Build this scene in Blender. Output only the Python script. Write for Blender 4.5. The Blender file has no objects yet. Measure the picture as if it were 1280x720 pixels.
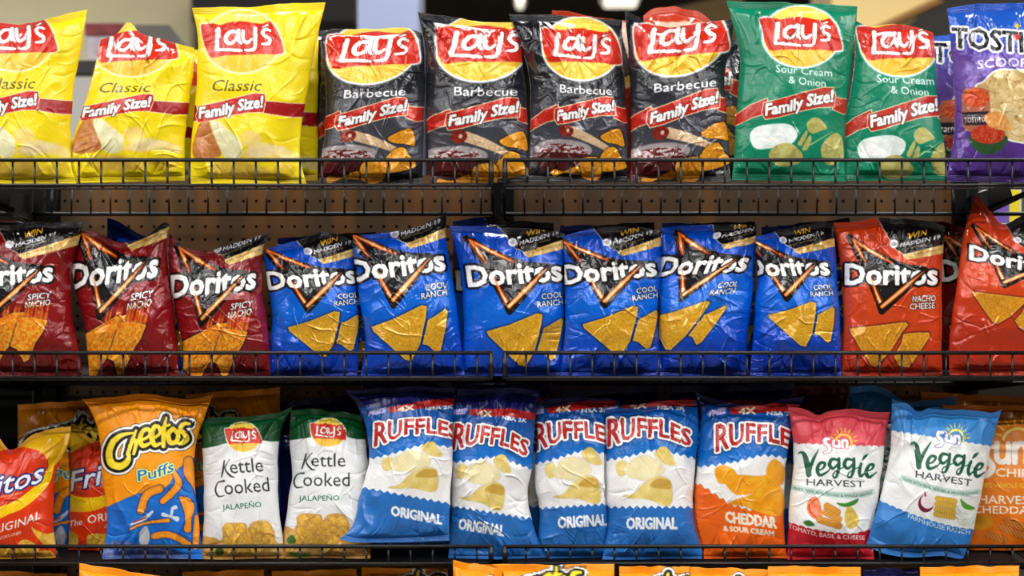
import bpy, math, random
import numpy as np
from mathutils import Vector

# ---------------------------------------------------------------- printed artwork, painted procedurally
S = 4                      # samples per artwork unit
_glyphs = {}

def glyph_islands(s):
    """Outline edges of a text string, one array per connected glyph piece (unit: cap height 1, width 0..W)."""
    if s in _glyphs: return _glyphs[s]
    cu = bpy.data.curves.new('tmp_text', 'FONT'); cu.body = s; cu.resolution_u = 2
    ob = bpy.data.objects.new('tmp_text', cu); bpy.context.scene.collection.objects.link(ob)
    dg = bpy.context.evaluated_depsgraph_get()
    me = ob.evaluated_get(dg).to_mesh()
    n = len(me.vertices)
    co = np.zeros(n*3); me.vertices.foreach_get('co', co); co = co.reshape(-1, 3)[:, :2]
    cnt = {}
    par = list(range(n))
    def find(a):
        while par[a] != a:
            par[a] = par[par[a]]; a = par[a]
        return a
    for p in me.polygons:
        v = list(p.vertices)
        for i in range(len(v)):
            a, b = v[i], v[(i+1) % len(v)]
            k = (a, b) if a < b else (b, a)
            cnt[k] = cnt.get(k, 0) + 1
            par[find(a)] = find(b)
    isl = {}
    for (a, b), c in cnt.items():
        if c == 1: isl.setdefault(find(a), []).append((co[a], co[b]))
    ob.evaluated_get(dg).to_mesh_clear()
    bpy.data.objects.remove(ob); bpy.data.curves.remove(cu)
    arrs = [np.array(e) for e in isl.values()]
    allp = np.concatenate([a.reshape(-1, 2) for a in arrs])
    x0, x1 = allp[:, 0].min(), allp[:, 0].max()
    cap = 0.73
    out = []
    for a in arrs:
        b = a.copy(); b[..., 0] = (b[..., 0]-x0)/(x1-x0); b[..., 1] /= cap
        out.append(b)
    _glyphs[s] = out
    return out

def spline(pts, n=8, closed=False):
    P = [np.array(p, float) for p in pts]
    if len(P) < 3 and not closed: return np.array(P)
    out = []
    m = len(P)
    for i in range(m if closed else m-1):
        if closed: p0, p1, p2, p3 = P[i-1], P[i], P[(i+1) % m], P[(i+2) % m]
        else: p0, p1, p2, p3 = P[max(i-1, 0)], P[i], P[i+1], P[min(i+2, m-1)]
        for k in range(n):
            t = k/n
            out.append(0.5*((2*p1)+(-p0+p2)*t+(2*p0-5*p1+4*p2-p3)*t*t+(-p0+3*p1-3*p2+p3)*t**3))
    if not closed: out.append(P[-1])
    return np.array(out)

def lut(pts, t):
    P = np.array(pts, float)
    d = np.r_[0, np.cumsum(np.hypot(*(P[1:]-P[:-1]).T))]; d /= d[-1]
    return np.stack([np.interp(t, d, P[:, 0]), np.interp(t, d, P[:, 1])], -1)

def vnoise(x, y, seed=0):
    xi, yi = np.floor(x), np.floor(y)
    fx, fy = x-xi, y-yi
    fx = fx*fx*(3-2*fx); fy = fy*fy*(3-2*fy)
    def h(a, b):
        v = np.sin(a*127.1+b*311.7+seed*74.7)*43758.5453
        return v-np.floor(v)
    a, b, c, d = h(xi, yi), h(xi+1, yi), h(xi, yi+1), h(xi+1, yi+1)
    return (a*(1-fx)+b*fx)*(1-fy)+(c*(1-fx)+d*fx)*fy

def fbm(x, y, seed=0, o=3):
    s, a, t = 0, 1, 0
    for k in range(o):
        s = s+a*vnoise(x*2**k, y*2**k, seed+k*7); t += a; a *= .55
    return s/t*2-1

class Field:
    def __init__(f, C, pad=6):
        f.C = C; f.d = np.full((C.H, C.W), 1e3, np.float32); f.pad = pad; f.box = None
    def _win(f, pts, pad):
        C = f.C
        x0, y0 = pts.min(0)-pad; x1, y1 = pts.max(0)+pad
        i0 = max(0, int((x0-C.x0)*S)); i1 = min(C.W, int((x1-C.x0)*S)+2)
        j0 = max(0, int((y0-C.y0)*S)); j1 = min(C.H, int((y1-C.y0)*S)+2)
        if i1 <= i0 or j1 <= j0: return None
        b = f.box
        f.box = (i0, i1, j0, j1) if b is None else (min(b[0], i0), max(b[1], i1), min(b[2], j0), max(b[3], j1))
        return i0, i1, j0, j1, C.X[j0:j1, i0:i1], C.Y[j0:j1, i0:i1]
    def _edges(f, E, pad=None):
        w = f._win(E.reshape(-1, 2), pad or f.pad)
        if w is None: return
        i0, i1, j0, j1, X, Y = w
        best = np.full(X.shape, 1e9, np.float32); ins = np.zeros(X.shape, bool)
        for (ax, ay), (bx, by) in E:
            dx, dy = bx-ax, by-ay; L = dx*dx+dy*dy
            if L < 1e-12: continue
            t = np.clip(((X-ax)*dx+(Y-ay)*dy)/L, 0, 1)
            d = (X-ax-t*dx)**2+(Y-ay-t*dy)**2
            np.minimum(best, d, out=best)
            if ay != by:
                ins ^= ((Y >= ay) != (Y >= by)) & (X < ax+(Y-ay)*dx/dy)
        d = np.sqrt(best); d[ins] *= -1
        v = f.d[j0:j1, i0:i1]; np.minimum(v, d, out=v)
    def poly(f, pts, smooth=False, off=0):
        P = f.C.T(pts)
        if smooth: P = spline(P, 6, True)
        E = np.stack([P, np.roll(P, -1, 0)], 1)
        f._edges(E); return f
    def ell(f, cx, cy, rx, ry, rot=0, n=36):
        a = np.linspace(0, 2*math.pi, n, endpoint=False); r = math.radians(rot)
        x = rx*np.cos(a); y = ry*np.sin(a)
        return f.poly(np.stack([cx+x*math.cos(r)-y*math.sin(r), cy+x*math.sin(r)+y*math.cos(r)], 1))
    def stroke(f, pts, r, smooth=True):
        P = f.C.T(pts); k = f.C.k
        rr = np.array(r if hasattr(r, '__len__') else [r]*len(P), float)*k
        Q = np.c_[P, rr]
        if smooth: Q = spline(Q, 6)
        w = f._win(Q[:, :2], f.pad+rr.max())
        if w is None: return f
        i0, i1, j0, j1, X, Y = w
        v = f.d[j0:j1, i0:i1]
        for a, b in zip(Q[:-1], Q[1:]):
            dx, dy = b[0]-a[0], b[1]-a[1]; L = dx*dx+dy*dy+1e-12
            t = np.clip(((X-a[0])*dx+(Y-a[1])*dy)/L, 0, 1)
            d = np.sqrt((X-a[0]-t*dx)**2+(Y-a[1]-t*dy)**2)-(a[2]+t*(b[2]-a[2]))
            np.minimum(v, d, out=v)
        return f
    def text(f, s, base, h, slant=0, hs=None, off=0):
        """base: baseline points left->right; h: cap height; hs: relative heights along the line"""
        B = f.C.T(base); k = f.C.k
        if len(B) > 2: B = spline(B, 6)
        for isl in glyph_islands(s):
            t = isl[..., 0].reshape(-1); y = isl[..., 1].reshape(-1)*h*k
            if hs is not None: y = y*np.interp(t, np.linspace(0, 1, len(hs)), hs)
            P = lut(B, t); P[:, 0] += y*slant; P[:, 1] -= y
            f._edges(P.reshape(-1, 2, 2))
        if off: f.d -= off*k
        return f

class Canvas:
    def __init__(c, x0, y0, x1, y1, bg):
        c.x0, c.y0 = x0, y0
        c.W, c.H = int((x1-x0)*S), int((y1-y0)*S)
        gx = x0+(np.arange(c.W)+.5)/S; gy = y0+(np.arange(c.H)+.5)/S
        c.X, c.Y = [a.astype(np.float32) for a in np.meshgrid(gx, gy)]
        c.img = np.empty((c.H, c.W, 3), np.float32); c.img[:] = bg
        c.tf()
    def tf(c, ox=0, oy=0, s=1, rot=0, m=None):
        """authoring frame: p -> (ox,oy) + p/s  (or an affine m)"""
        r = math.radians(rot)
        c.m = np.array([[math.cos(r)/s, -math.sin(r)/s, ox], [math.sin(r)/s, math.cos(r)/s, oy]]) if m is None else m
        c.k = math.sqrt(abs(np.linalg.det(c.m[:, :2])))
        return c
    def T(c, pts):
        P = np.array(pts, float)[:, :2]
        return P@c.m[:, :2].T+c.m[:, 2]
    def F(c, pad=6): return Field(c, pad)
    def put(c, f, col, off=0, soft=0, op=1.0):
        """paint where the field is below off"""
        if f.box is None: return c
        i0, i1, j0, j1 = f.box; w = (slice(j0, j1), slice(i0, i1))
        a = np.clip(0.5-(f.d[w]-off)*S/(1+soft*S), 0, 1)*op
        if callable(col): col = col(c.X[w], c.Y[w])
        col = np.array(col, np.float32)
        c.img[w] += a[..., None]*(col-c.img[w])
        return c
    def grad(c, stops, ax=1):
        V = (c.Y if ax else c.X)
        t = [s[0] for s in stops]
        for k in range(3):
            c.img[..., k] = np.interp(V, t, [s[1][k] for s in stops])
        return c

def speck(a, b, s=.45, seed=1, c3=None):
    a, b = np.array(a, float), np.array(b, float)
    def fn(X, Y):
        n = np.clip(fbm(X*s, Y*s, seed)*1.1+.5, 0, 1)[..., None]
        col = a*(1-n)+b*n
        if c3 is not None:
            m = np.clip(fbm(X*s*1.9+9, Y*s*1.9, seed+5)*3-.7, 0, 1)[..., None]
            col = col*(1-m)+np.array(c3, float)*m
        return col
    return fn

W_ = (246, 246, 246)

def lays_logo(C, m, halo=W_, soft=1.0):
    C.tf(m=m)
    k = C.k
    d = C.F(10).ell(622, 366, 344, 282, 4)
    b = C.F(10).poly([(268, 192), (310, 178), (370, 180), (440, 198), (540, 184), (640, 184), (740, 206), (820, 220), (868, 206), (900, 214),
                      (955, 320), (982, 420), (990, 480), (975, 504), (900, 506), (800, 494), (640, 488), (470, 478), (345, 486),
                      (306, 430), (276, 330)], True)
    u = C.F(10); u.d = np.minimum(d.d, b.d); u.box = d.box
    C.put(u, halo, off=13*k, soft=22*k)
    C.put(u, halo, off=10*k)
    def yel(X, Y):
        t = np.clip((Y-C.T([(0, 90)])[0, 1])/(560*k), 0, 1)[..., None]
        n = (fbm(X*.12, Y*.12, 3)*.5+.5)[..., None]
        return np.array((250, 222, 96.))*(1-t)+np.array((246, 190, 46.))*t+n*np.array((2, 18, 30))-6
    C.put(d, yel, off=-3*k)
    C.put(b, (214, 54, 34), off=0)
    C.put(b, (255, 240, 235), off=9*k) if 0 else None
    A = np.array([[.93, 0, 630*.07], [0, .90, 352*.10+2], [0, 0, 1]]); C.tf(m=(np.vstack([m, [0, 0, 1]])@A)[:2])
    L = C.F(8)
    L.stroke([(402, 225), (388, 330), (372, 418)], [23.2, 21.5, 22.4]).stroke([(372, 425), (470, 432), (560, 446), (610, 455)], [14.6, 15.5, 15.5, 12.0])
    L.stroke([(575, 262), (520, 258), (472, 300), (470, 352), (510, 372), (556, 345), (588, 285)], [17.2, 18.1, 19.8, 19.8, 17.2, 14.6, 12.9])
    L.stroke([(598, 250), (590, 340), (612, 382)], [19.8, 19.8, 13.8])
    L.stroke([(640, 258), (636, 340), (668, 380), (715, 350)], [17.2, 18.9, 17.2, 12.9])
    L.stroke([(760, 246), (752, 360), (738, 440), (700, 458), (645, 452)], [20.6, 20.6, 18.9, 15.5, 10.3])
    L.stroke([(905, 285), (862, 262), (828, 290), (850, 330), (892, 362), (880, 405), (815, 408)], [11.2, 15.5, 17.2, 17.2, 17.2, 17.2, 11.2])
    L.stroke([(878, 222), (832, 240)], [8.6, 5.2])
    C.put(L, (140, 26, 20), off=7*k, op=.75)
    C.put(L, (252, 250, 248))
    C.tf()

def logo_m(cx, cy, sc=1/7.2, rot=0, sy=1.0):
    r = math.radians(rot)
    a, b, c_, d = sc*math.cos(r), -sc*math.sin(r), sc*math.sin(r)*sy, sc*math.cos(r)*sy
    return np.array([[a, b, cx-a*628-b*345], [c_, d, cy-c_*628-d*345]])

def family(C, red=(196, 44, 30), dark=(150, 26, 22), edge=(244, 226, 190), out=(70, 20, 20), mir=False):
    """ribbon, in the frame of the barbecue bag: letters from (697,150) to (768,138)"""
    if not mir:
        t = C.F().poly([(652, 160), (664, 150), (680, 138), (697, 131), (700, 148), (684, 152), (668, 160), (652, 172)])
        t.poly([(766, 132), (775, 135), (795, 138), (795, 152), (780, 153), (768, 147)])
    else:
        t = C.F().poly([(690, 134), (660, 150), (650, 158), (650, 168), (680, 158), (697, 152)])
        t.poly([(764, 130), (800, 134), (840, 136), (840, 151), (800, 150), (758, 143)])
    C.put(t, edge, off=.9); C.put(t, dark if mir else red)
    m = C.F().poly([(694, 136), (712, 132), (735, 126), (755, 121), (766, 122), (769, 130), (769, 144), (752, 144), (735, 147), (712, 153), (697, 155), (693, 148)])
    C.put(m, edge, off=.9); C.put(m, red)
    x = C.F().text('Family Size!', [(697, 150.5), (722, 147), (745, 141), (767, 138)], 13, slant=.06, hs=[1, 1, 1.05], off=.72)
    C.put(x, out, off=.8); C.put(x, (250, 250, 250))

def at(C, ref, dst):
    A = np.c_[np.array(ref, float), np.ones(3)]
    M = np.linalg.solve(A, np.array(dst, float)).T
    return M

def art_bbq():
    C = Canvas(630, -10, 830, 250, (52, 56, 64))
    C.grad([(0, (24, 26, 34)), (100, (36, 38, 46)), (150, (70, 72, 82)), (200, (82, 84, 96)), (206, (60, 52, 58)), (222, (34, 34, 40))])
    lays_logo(C, logo_m(727, 58))
    t = C.F().text('Barbecue', [(700, 115.5), (732, 117.5), (765, 119)], 10.8, off=.06)
    C.put(t, (235, 235, 238))
    family(C)
    # bowl of sauce, brush, chips
    C.put(C.F().ell(704, 187, 36, 13, 2), (176, 168, 172), soft=1.5)
    C.put(C.F().ell(704, 189, 31, 9.5, 2), lambda X, Y: np.where((fbm(X*.28, Y*.5, 8) > .02)[..., None], np.array((206, 196, 198.)), np.array((112, 40, 38.))), soft=1)
    C.put(C.F().poly([(669, 191), (739, 194), (732, 210), (712, 217), (692, 216), (676, 208)], True), (86, 26, 30), soft=1)
    C.put(C.F().stroke([(716, 164), (738, 174), (772, 193)], [6, 5, 2.2]), speck((214, 178, 140), (232, 210, 180)), soft=.5)
    C.put(C.F().ell(708, 163, 9, 8, 20), speck((120, 30, 20), (160, 60, 40)), soft=.8)
    C.put(C.F().ell(710, 163, 2, 2.5), (240, 200, 190), soft=.6)
    ch = speck((226, 150, 30), (240, 182, 62), .4, 4, (196, 110, 20))
    for P in ([(751, 170), (770, 161), (777, 166), (780, 183), (770, 180), (757, 177)], [(756, 188), (768, 184), (776, 196), (782, 210), (752, 214), (748, 202)],
              [(726, 200), (740, 196), (750, 200), (751, 220), (740, 226), (726, 219)], [(690, 211), (704, 214), (722, 208), (723, 218), (706, 216), (692, 221)]):
        f = C.F().poly(P, True); C.put(f, (30, 24, 24), off=1.4, soft=1.2, op=.6); C.put(f, ch, soft=.3)
    return C

def art_sour():
    C = Canvas(890, -15, 1100, 250, (6, 140, 108))
    lays_logo(C, logo_m(1002, 43, rot=-2, sy=.97))
    C.put(C.F().text('Sour Cream', [(970, 90), (1040, 96)], 9.8, off=.08), (225, 245, 240))
    C.put(C.F().text('& Onion', [(986, 104), (1032, 109)], 9.8, off=.08), (225, 245, 240))
    m = at(C, [(727, 58), (697, 150), (767, 138)], [(1002, 43), (957, 143.5), (1041, 127)])
    C.m = m; C.k = 1.15
    family(C, red=(190, 52, 34)); C.tf()
    C.tf(905, 60, 4.114)
    C.put(C.F().poly([(135, 440), (170, 405), (250, 390), (330, 392), (378, 425), (370, 470), (330, 500), (250, 515), (170, 520), (140, 490)], True), speck((222, 236, 232), (250, 252, 250), .12), soft=1)
    g = speck((178, 172, 96), (200, 196, 130), .3, 2)
    for P in ([(425, 400), (450, 362), (490, 362), (530, 410), (500, 425), (450, 440)], [(230, 545), (270, 500), (340, 490), (400, 540), (390, 590), (300, 610), (250, 590)],
              [(500, 510), (560, 440), (600, 450), (612, 500), (612, 570), (560, 600), (520, 590)], [(380, 490), (420, 425), (430, 440), (400, 500)], [(400, 520), (440, 450), (450, 470), (430, 520)]):
        C.put(C.F().poly(P, True), g, soft=.3)
    C.put(C.F().stroke([(440, 500), (560, 430)], [3, 1]), (190, 210, 150), soft=.5)
    C.tf()
    return C

def art_classic():
    C = Canvas(225, -10, 430, 245, (246, 224, 30))
    lays_logo(C, logo_m(303, 49, rot=-5), halo=(255, 248, 200))
    C.tf(235, 0, 6)
    C.put(C.F().text('Classic', [(172, 682), (540, 682)], 88, slant=.28, off=.1), (92, 84, 20))
    C.tf()
    m = at(C, [(727, 58), (697, 150), (767, 138)], [(303, 52), (249, 147.5), (328, 134)])
    C.m = m; C.k = 1.1
    family(C, red=(206, 44, 44), dark=(168, 26, 34), mir=True); C.tf()
    C.tf(235, 100, 5.143)
    C.put(C.F().poly([(30, 440), (70, 290), (120, 262), (160, 300), (190, 400), (215, 470), (180, 500), (60, 510)], True), speck((186, 118, 60), (206, 142, 84), .2), soft=1)
    pale = speck((226, 222, 178), (246, 240, 200), .1, 6)
    C.put(C.F().poly([(140, 275), (200, 265), (250, 310), (330, 380), (350, 450), (320, 510), (240, 500), (200, 430)], True), pale, soft=2)
    pk = speck((246, 224, 160), (248, 214, 150), .1, 7)
    C.put(C.F().poly([(340, 350), (400, 320), (460, 350), (470, 400), (420, 430), (360, 420)], True), pk, soft=4, op=.8)
    C.put(C.F().poly([(330, 480), (440, 430), (600, 420), (640, 450), (560, 470), (430, 500)], True), pk, soft=4, op=.8)
    C.put(C.F().poly([(380, 440), (480, 400), (590, 430), (700, 470), (690, 520), (560, 500), (420, 500)], True), speck((240, 218, 170), (250, 236, 200), .12, 3), soft=3, op=.75)
    C.put(C.F().poly([(560, 560), (660, 540), (700, 600), (640, 650), (560, 620)], True), (216, 180, 60), soft=4, op=.6)
    C.put(C.F().poly([(130, 540), (300, 525), (480, 560), (540, 600), (420, 640), (200, 620)], True), speck((214, 172, 84), (230, 196, 110), .15), soft=4, op=.7)
    C.tf()
    return C

def art_tostitos():
    C = Canvas(1150, -15, 1330, 250, (98, 62, 150))
    C.tf(1160, 0, 3.067)
    C.grad([(-10, (36, 92, 190)), (30, (44, 104, 204)), (52, (60, 80, 180)), (68, (110, 84, 176)), (110, (120, 84, 166)), (180, (98, 62, 150)), (240, (80, 50, 130))])
    for s, P in ((1, 1),):
        f = C.F().poly([(185, 335), (215, 315), (260, 275), (330, 270), (420, 280), (500, 330), (510, 480), (440, 545), (340, 540), (290, 520), (240, 470), (210, 400)], True)
        C.put(f, (246, 244, 240), off=2.2)
        C.put(f, speck((206, 176, 118), (236, 212, 160), .14, 9, (176, 140, 84)))
    rs = random.Random(3)
    for i in range(16):
        x, y = rs.uniform(240, 480), rs.uniform(300, 510); r = rs.uniform(24, 40)
        P = [(x+r*rs.uniform(.7, 1.1)*math.cos(a), y+r*.7*rs.uniform(.7, 1.1)*math.sin(a)) for a in np.linspace(0, 5.4, 7)]
        f = C.F().poly(P, True); C.put(f, (184, 150, 92), off=.8, op=.7); C.put(f, speck((222, 194, 140), (242, 224, 178), .2, i), soft=.4)
    # jar and bowl of salsa
    C.put(C.F().poly([(132, 360), (160, 338), (215, 338), (236, 365), (236, 480), (210, 505), (160, 505), (135, 480)], True), (188, 120, 96))
    C.put(C.F().ell(184, 375, 50, 38), speck((206, 66, 36), (226, 120, 70), .4, 3))
    C.put(C.F().poly([(132, 430), (232, 426), (232, 478), (136, 480)], False), (60, 44, 60))
    C.put(C.F().text('TOSTITOS', [(140, 470), (228, 466)], 20, off=.25), (240, 235, 225))
    C.put(C.F().poly([(160, 520), (300, 520), (280, 575), (230, 592), (180, 575)], True), (56, 96, 60))
    C.put(C.F().ell(230, 515, 66, 36), speck((196, 54, 34), (226, 110, 70), .5, 5, (130, 30, 24)))
    C.put(C.F().poly([(220, 440), (280, 430), (320, 490), (290, 500), (230, 480)], True), speck((226, 150, 80), (240, 190, 120), .3), soft=.5)
    x = C.F().text('TOSTITOS', [(95, 180), (180, 186), (300, 196), (560, 205)], 78, slant=-.02, hs=[1, 1.05, 1, 1], off=2.6)
    C.put(x, (248, 248, 250), off=2.6); C.put(x, (24, 28, 40))
    C.put(C.F().ell(176, 142, 12, 20), (200, 205, 215))
    C.put(C.F().poly([(330, 98), (342, 88), (356, 98), (342, 112)]), (240, 210, 70)); C.put(C.F().ell(340, 142, 15, 12), (214, 80, 80))
    C.put(C.F().text('SCOOPS!', [(190, 264), (300, 254), (420, 262)], 34, off=.9), (220, 214, 240))
    C.tf()
    return C

def art_doritos(kind):
    bg = {'cool': (8, 84, 206), 'nacho': (212, 62, 24), 'spicy': (150, 28, 34), 'dark': (120, 24, 26)}[kind]
    C = Canvas(1025, 225, 1230, 490, bg)
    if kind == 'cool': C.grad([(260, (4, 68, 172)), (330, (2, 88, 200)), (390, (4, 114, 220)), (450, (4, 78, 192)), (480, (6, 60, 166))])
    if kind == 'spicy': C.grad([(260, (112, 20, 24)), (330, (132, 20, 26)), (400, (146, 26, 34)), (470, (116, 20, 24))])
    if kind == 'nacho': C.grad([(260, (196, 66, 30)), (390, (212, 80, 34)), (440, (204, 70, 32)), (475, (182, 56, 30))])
    C.tf(1030, 265, 5.541)
    # promotional corner
    f = C.F().poly([(370, 40), (400, 90), (450, 180), (500, 260), (560, 296), (700, 262), (830, 228), (1100, 170), (1100, -200), (300, -200)])
    C.put(f, (226, 214, 196), off=.7); C.put(f, (24, 20, 24))
    C.put(C.F().poly([(540, 296), (660, 268), (830, 224), (1100, 160), (1100, 240), (840, 284), (700, 310), (575, 332)]), speck((204, 160, 84), (236, 212, 150), .1, 4))
    C.put(C.F().text('WIN', [(578, 190), (708, 160)], 44, slant=.2, off=.5), (240, 190, 50))
    C.put(C.F().text('MADDEN 19', [(524, 244), (660, 216), (800, 186)], 30, slant=.2, off=.6), (240, 240, 244))
    C.put(C.F().text('EARN POINTS ONLINE', [(534, 268), (740, 222)], 12, off=.12), (170, 150, 110))
    C.put(C.F().ell(484, 220, 30, 28), (226, 226, 232)); C.put(C.F().ell(484, 220, 16, 14), (180, 180, 190))
    C.put(C.F().text('OFFICIAL SNACK', [(560, 312), (810, 262)], 14, off=.15), (120, 96, 50))
    # black triangle with glowing edge
    tri = C.F().poly([(176, 172), (300, 260), (470, 345), (560, 380), (700, 400), (560, 540), (400, 690), (370, 600), (320, 470), (250, 320)])
    C.put(tri, (22, 20, 22), off=4)
    C.put(tri, (40, 44, 50), off=-6, soft=6, op=.7)
    x = C.F().text('Doritos', [(150, 500), (450, 500), (783, 500)], 146, off=6.5)
    C.put(x, (14, 12, 14), off=3.0)
    o = C.F().stroke([(196, 186), (240, 262), (284, 345)], [3, 8, 1], False).stroke([(196, 186), (330, 272), (470, 352)], [4, 10, 1], False)
    o.stroke([(325, 455), (362, 560), (402, 655)], [2, 8, 13], False)
    o2 = C.F().stroke([(402, 655), (540, 540), (695, 408)], [13, 15, 1], False)
    C.put(o, (150, 50, 10), off=1.6, soft=1); C.put(x, (250, 250, 250))
    C.put(o, speck((244, 140, 40), (250, 190, 110), .1)); C.put(o, (255, 236, 200), off=-1.1)
    C.put(o2, (40, 18, 10), off=2.6); C.put(o2, (232, 130, 40)); C.put(o2, (255, 214, 160), off=-1.5, soft=1)
    n1, n2 = {'cool': ('COOL', 'RANCH'), 'nacho': ('NACHO', 'CHEESE'), 'spicy': ('SPICY', 'NACHO'), 'dark': ('NACHO', 'CHEESE')}[kind]
    for s, P in ((n1, [(630 if n1 == 'COOL' else 612, 622), (772, 616)]), (n2, [(594, 674), (768, 666)])):
        x = C.F().text(s, P, 42, slant=.08, off=.65)
        C.put(x, (20, 14, 20), off=.9, op=.6); C.put(x, (248, 248, 248))
    C.tf()
    nt = speck((216, 146, 30), (236, 180, 62), .55, 5, (176, 96, 18))
    if kind == 'cool':
        nt = speck((212, 160, 34), (226, 184, 66), .5, 5, (184, 116, 24))
        Q = [[(1072, 412), (1100, 406), (1136, 394), (1142, 396), (1138, 410), (1126, 440), (1113, 458), (1106, 456), (1084, 430), (1073, 417)],
             [(1141, 413), (1152, 408), (1164, 402), (1166, 405), (1160, 425), (1150, 450), (1145, 453), (1136, 442), (1130, 440)]]
    elif kind in ('nacho', 'dark'):
        Q = [[(1062, 411), (1090, 408), (1132, 403), (1135, 406), (1128, 414), (1112, 440), (1095, 458), (1089, 456), (1076, 436), (1064, 416)],
             [(1130, 418), (1146, 416), (1161, 416), (1162, 421), (1146, 445), (1136, 459), (1124, 457), (1118, 446), (1127, 430)]]
    else:
        nt = speck((228, 130, 24), (246, 190, 66), .4, 5, (206, 84, 16))
        Q = [[(1069, 411), (1092, 403), (1122, 392), (1136, 392), (1130, 410), (1126, 425), (1112, 440), (1104, 456), (1096, 452), (1080, 436), (1070, 420)],
             [(1130, 398), (1146, 400), (1165, 405), (1160, 418), (1150, 432), (1142, 452), (1136, 455), (1128, 438), (1120, 434)]]
    for P in Q:
        f = C.F().poly(P)
        C.put(f, (30, 20, 20), off=2.2, soft=2.5, op=.45); C.put(f, (244, 200, 100), off=.2); C.put(f, nt, off=-.5, soft=.6)
    if kind == 'spicy':
        rs = random.Random(4)
        f = C.F()
        for i in range(12):
            x = 1112+i*4.6; f.stroke([(x, 402), (x+rs.uniform(-2, 3), 392), (x+rs.uniform(1, 8), 384-rs.uniform(0, 8))], [2.4, 1.6, .2])
        C.put(f, speck((230, 90, 20), (250, 180, 60), .3), soft=1.2, op=.75)
    return C

def zig(x0, x1, n, yf, amp, ph=0):
    P = []
    for i in range(2*n+1):
        x = x0+(x1-x0)*i/(2*n); P.append((x, yf(x)+(amp if (i+ph) % 2 else -amp)))
    return P

def art_ruffles(kind='original', tilt=0.0):
    """frame: B9 pixels"""
    ched = kind == 'cheddar'
    C = Canvas(730, 455, 925, 730, (16, 100, 186))
    low = (238, 112, 28) if ched else (48, 120, 194)
    C.grad([(480, (24, 50, 120)), (505, (16, 82, 160)), (530, (12, 108, 192)), (570, (20, 120, 204))])
    up = lambda x: 571-8.5*math.exp(-((x-825)/38.)**2)+1.0*abs(x-815)*.08
    if ched: lo = lambda x: np.interp(x, [725, 745, 760, 778, 800, 830, 860, 930], [592, 602, 613, 625, 632, 634, 633, 626])
    else: lo = lambda x: 634+tilt*(x-800)*.24
    z1 = zig(728, 928, 22, up, 1.9)
    z2 = zig(728, 928, 22, lo, 1.9, 1)
    C.put(C.F().poly(z1+z2[::-1]), (238, 238, 240))
    C.put(C.F().poly(z2+[(928, 740), (728, 740)]), low)
    C.tf(745, 490, 6.543)
    # crisps
    cc = ((236, 160, 24), (244, 186, 60)) if ched else ((226, 204, 118), (240, 224, 156))
    def rid(X, Y):
        r = (np.sin((X*.9+Y*.35)*2.6)*.5+.5)[..., None]
        n = np.clip(fbm(X*.08, Y*.08, 5)+.5, 0, 1)[..., None]
        b = np.array(cc[0], float)*(1-n)+np.array(cc[1], float)*n
        return b-r*np.array((12, 16, 16))
    pale = lambda X, Y: rid(X, Y)*.45+np.array((240, 238, 224.))*.55
    if ched:
        sh = [([(90, 590), (160, 560), (230, 590), (260, 640), (200, 700), (120, 700)], rid), ([(170, 690), (260, 640), (420, 650), (560, 640), (600, 700), (420, 780), (260, 800)], rid),
              ([(500, 600), (540, 520), (600, 530), (640, 600), (620, 720), (520, 700)], rid), ([(200, 870), (380, 800), (450, 730), (560, 700), (620, 760), (640, 900), (600, 980), (470, 960), (330, 900)], rid)]
    else:
        sh = [([(165, 600), (190, 565), (240, 570), (250, 650), (215, 690), (175, 670)], rid), ([(240, 600), (380, 520), (500, 560), (560, 640), (460, 720), (260, 690)], pale),
              ([(480, 500), (530, 450), (580, 455), (620, 520), (650, 590), (600, 600), (520, 560)], rid),
              ([(220, 850), (310, 830), (400, 740), (520, 690), (600, 720), (625, 800), (615, 910), (560, 930), (430, 880), (300, 870)], rid)]
    for P, cfn in sh:
        f = C.F().poly(P, True); C.put(f, (170, 160, 150) if not ched else (190, 110, 20), off=.7, soft=1.5, op=.35); C.put(f, cfn, soft=.4)
    if not ched: C.put(C.F().poly([(440, 770), (500, 710), (600, 725), (612, 790), (540, 790)], True), (196, 160, 70), soft=1, op=.8)
    # wordmark
    base = [(100, 445), (170, 425), (250, 393), (350, 358), (450, 366), (540, 364), (630, 388), (720, 424), (772, 440)]
    x = C.F().text('RUFFLES', base, 158, hs=[1.5, 1.42, 1.15, 1.0, .96, .94, .92, .9, .86, .86], off=2.0)
    for sx in (): pass
    C.put(x, (10, 40, 100), off=4.2, op=.8); C.put(x, (250, 250, 250), off=2.9); C.put(x, (150, 24, 30), off=.4); C.put(x, (200, 40, 42), off=-.25)
    C.tf()
    # top promotional strip (B6 strip mapped above the wordmark)
    C.put(C.F().poly([(728, 498), (800, 502), (925, 500), (925, 450), (728, 450)]), (34, 36, 104), soft=3)
    C.put(C.F().poly([(775, 503), (830, 497), (868, 500), (868, 509), (830, 508), (778, 511)]), (186, 40, 40), soft=1)
    C.put(C.F().text('4X', [(788, 511), (808, 510)], 8, off=.5), (240, 236, 210))
    C.put(C.F().text('NBA 2K', [(822, 512), (856, 513)], 5, off=.35), (240, 240, 245))
    C.put(C.F().text('PRIZE', [(752, 513), (772, 509)], 7, slant=.2, off=.6), (200, 190, 235))
    if ched:
        C.put(C.F().text('CHEDDAR', [(772, 647), (803, 651), (833, 655)], 14, slant=-.06, off=.8), (250, 240, 226))
        C.put(C.F().text('& SOUR CREAM', [(769, 658), (800, 661), (830, 665)], 6.6, slant=-.06, off=.5), (250, 232, 210))
    else:
        yy = lambda x: 661+tilt*(x-783)*.24
        C.put(C.F().text('ORIGINAL', [(783.5, yy(783)), (815, yy(815)), (846, yy(846))], 14.6, off=.75), (240, 244, 248))
    return C

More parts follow.
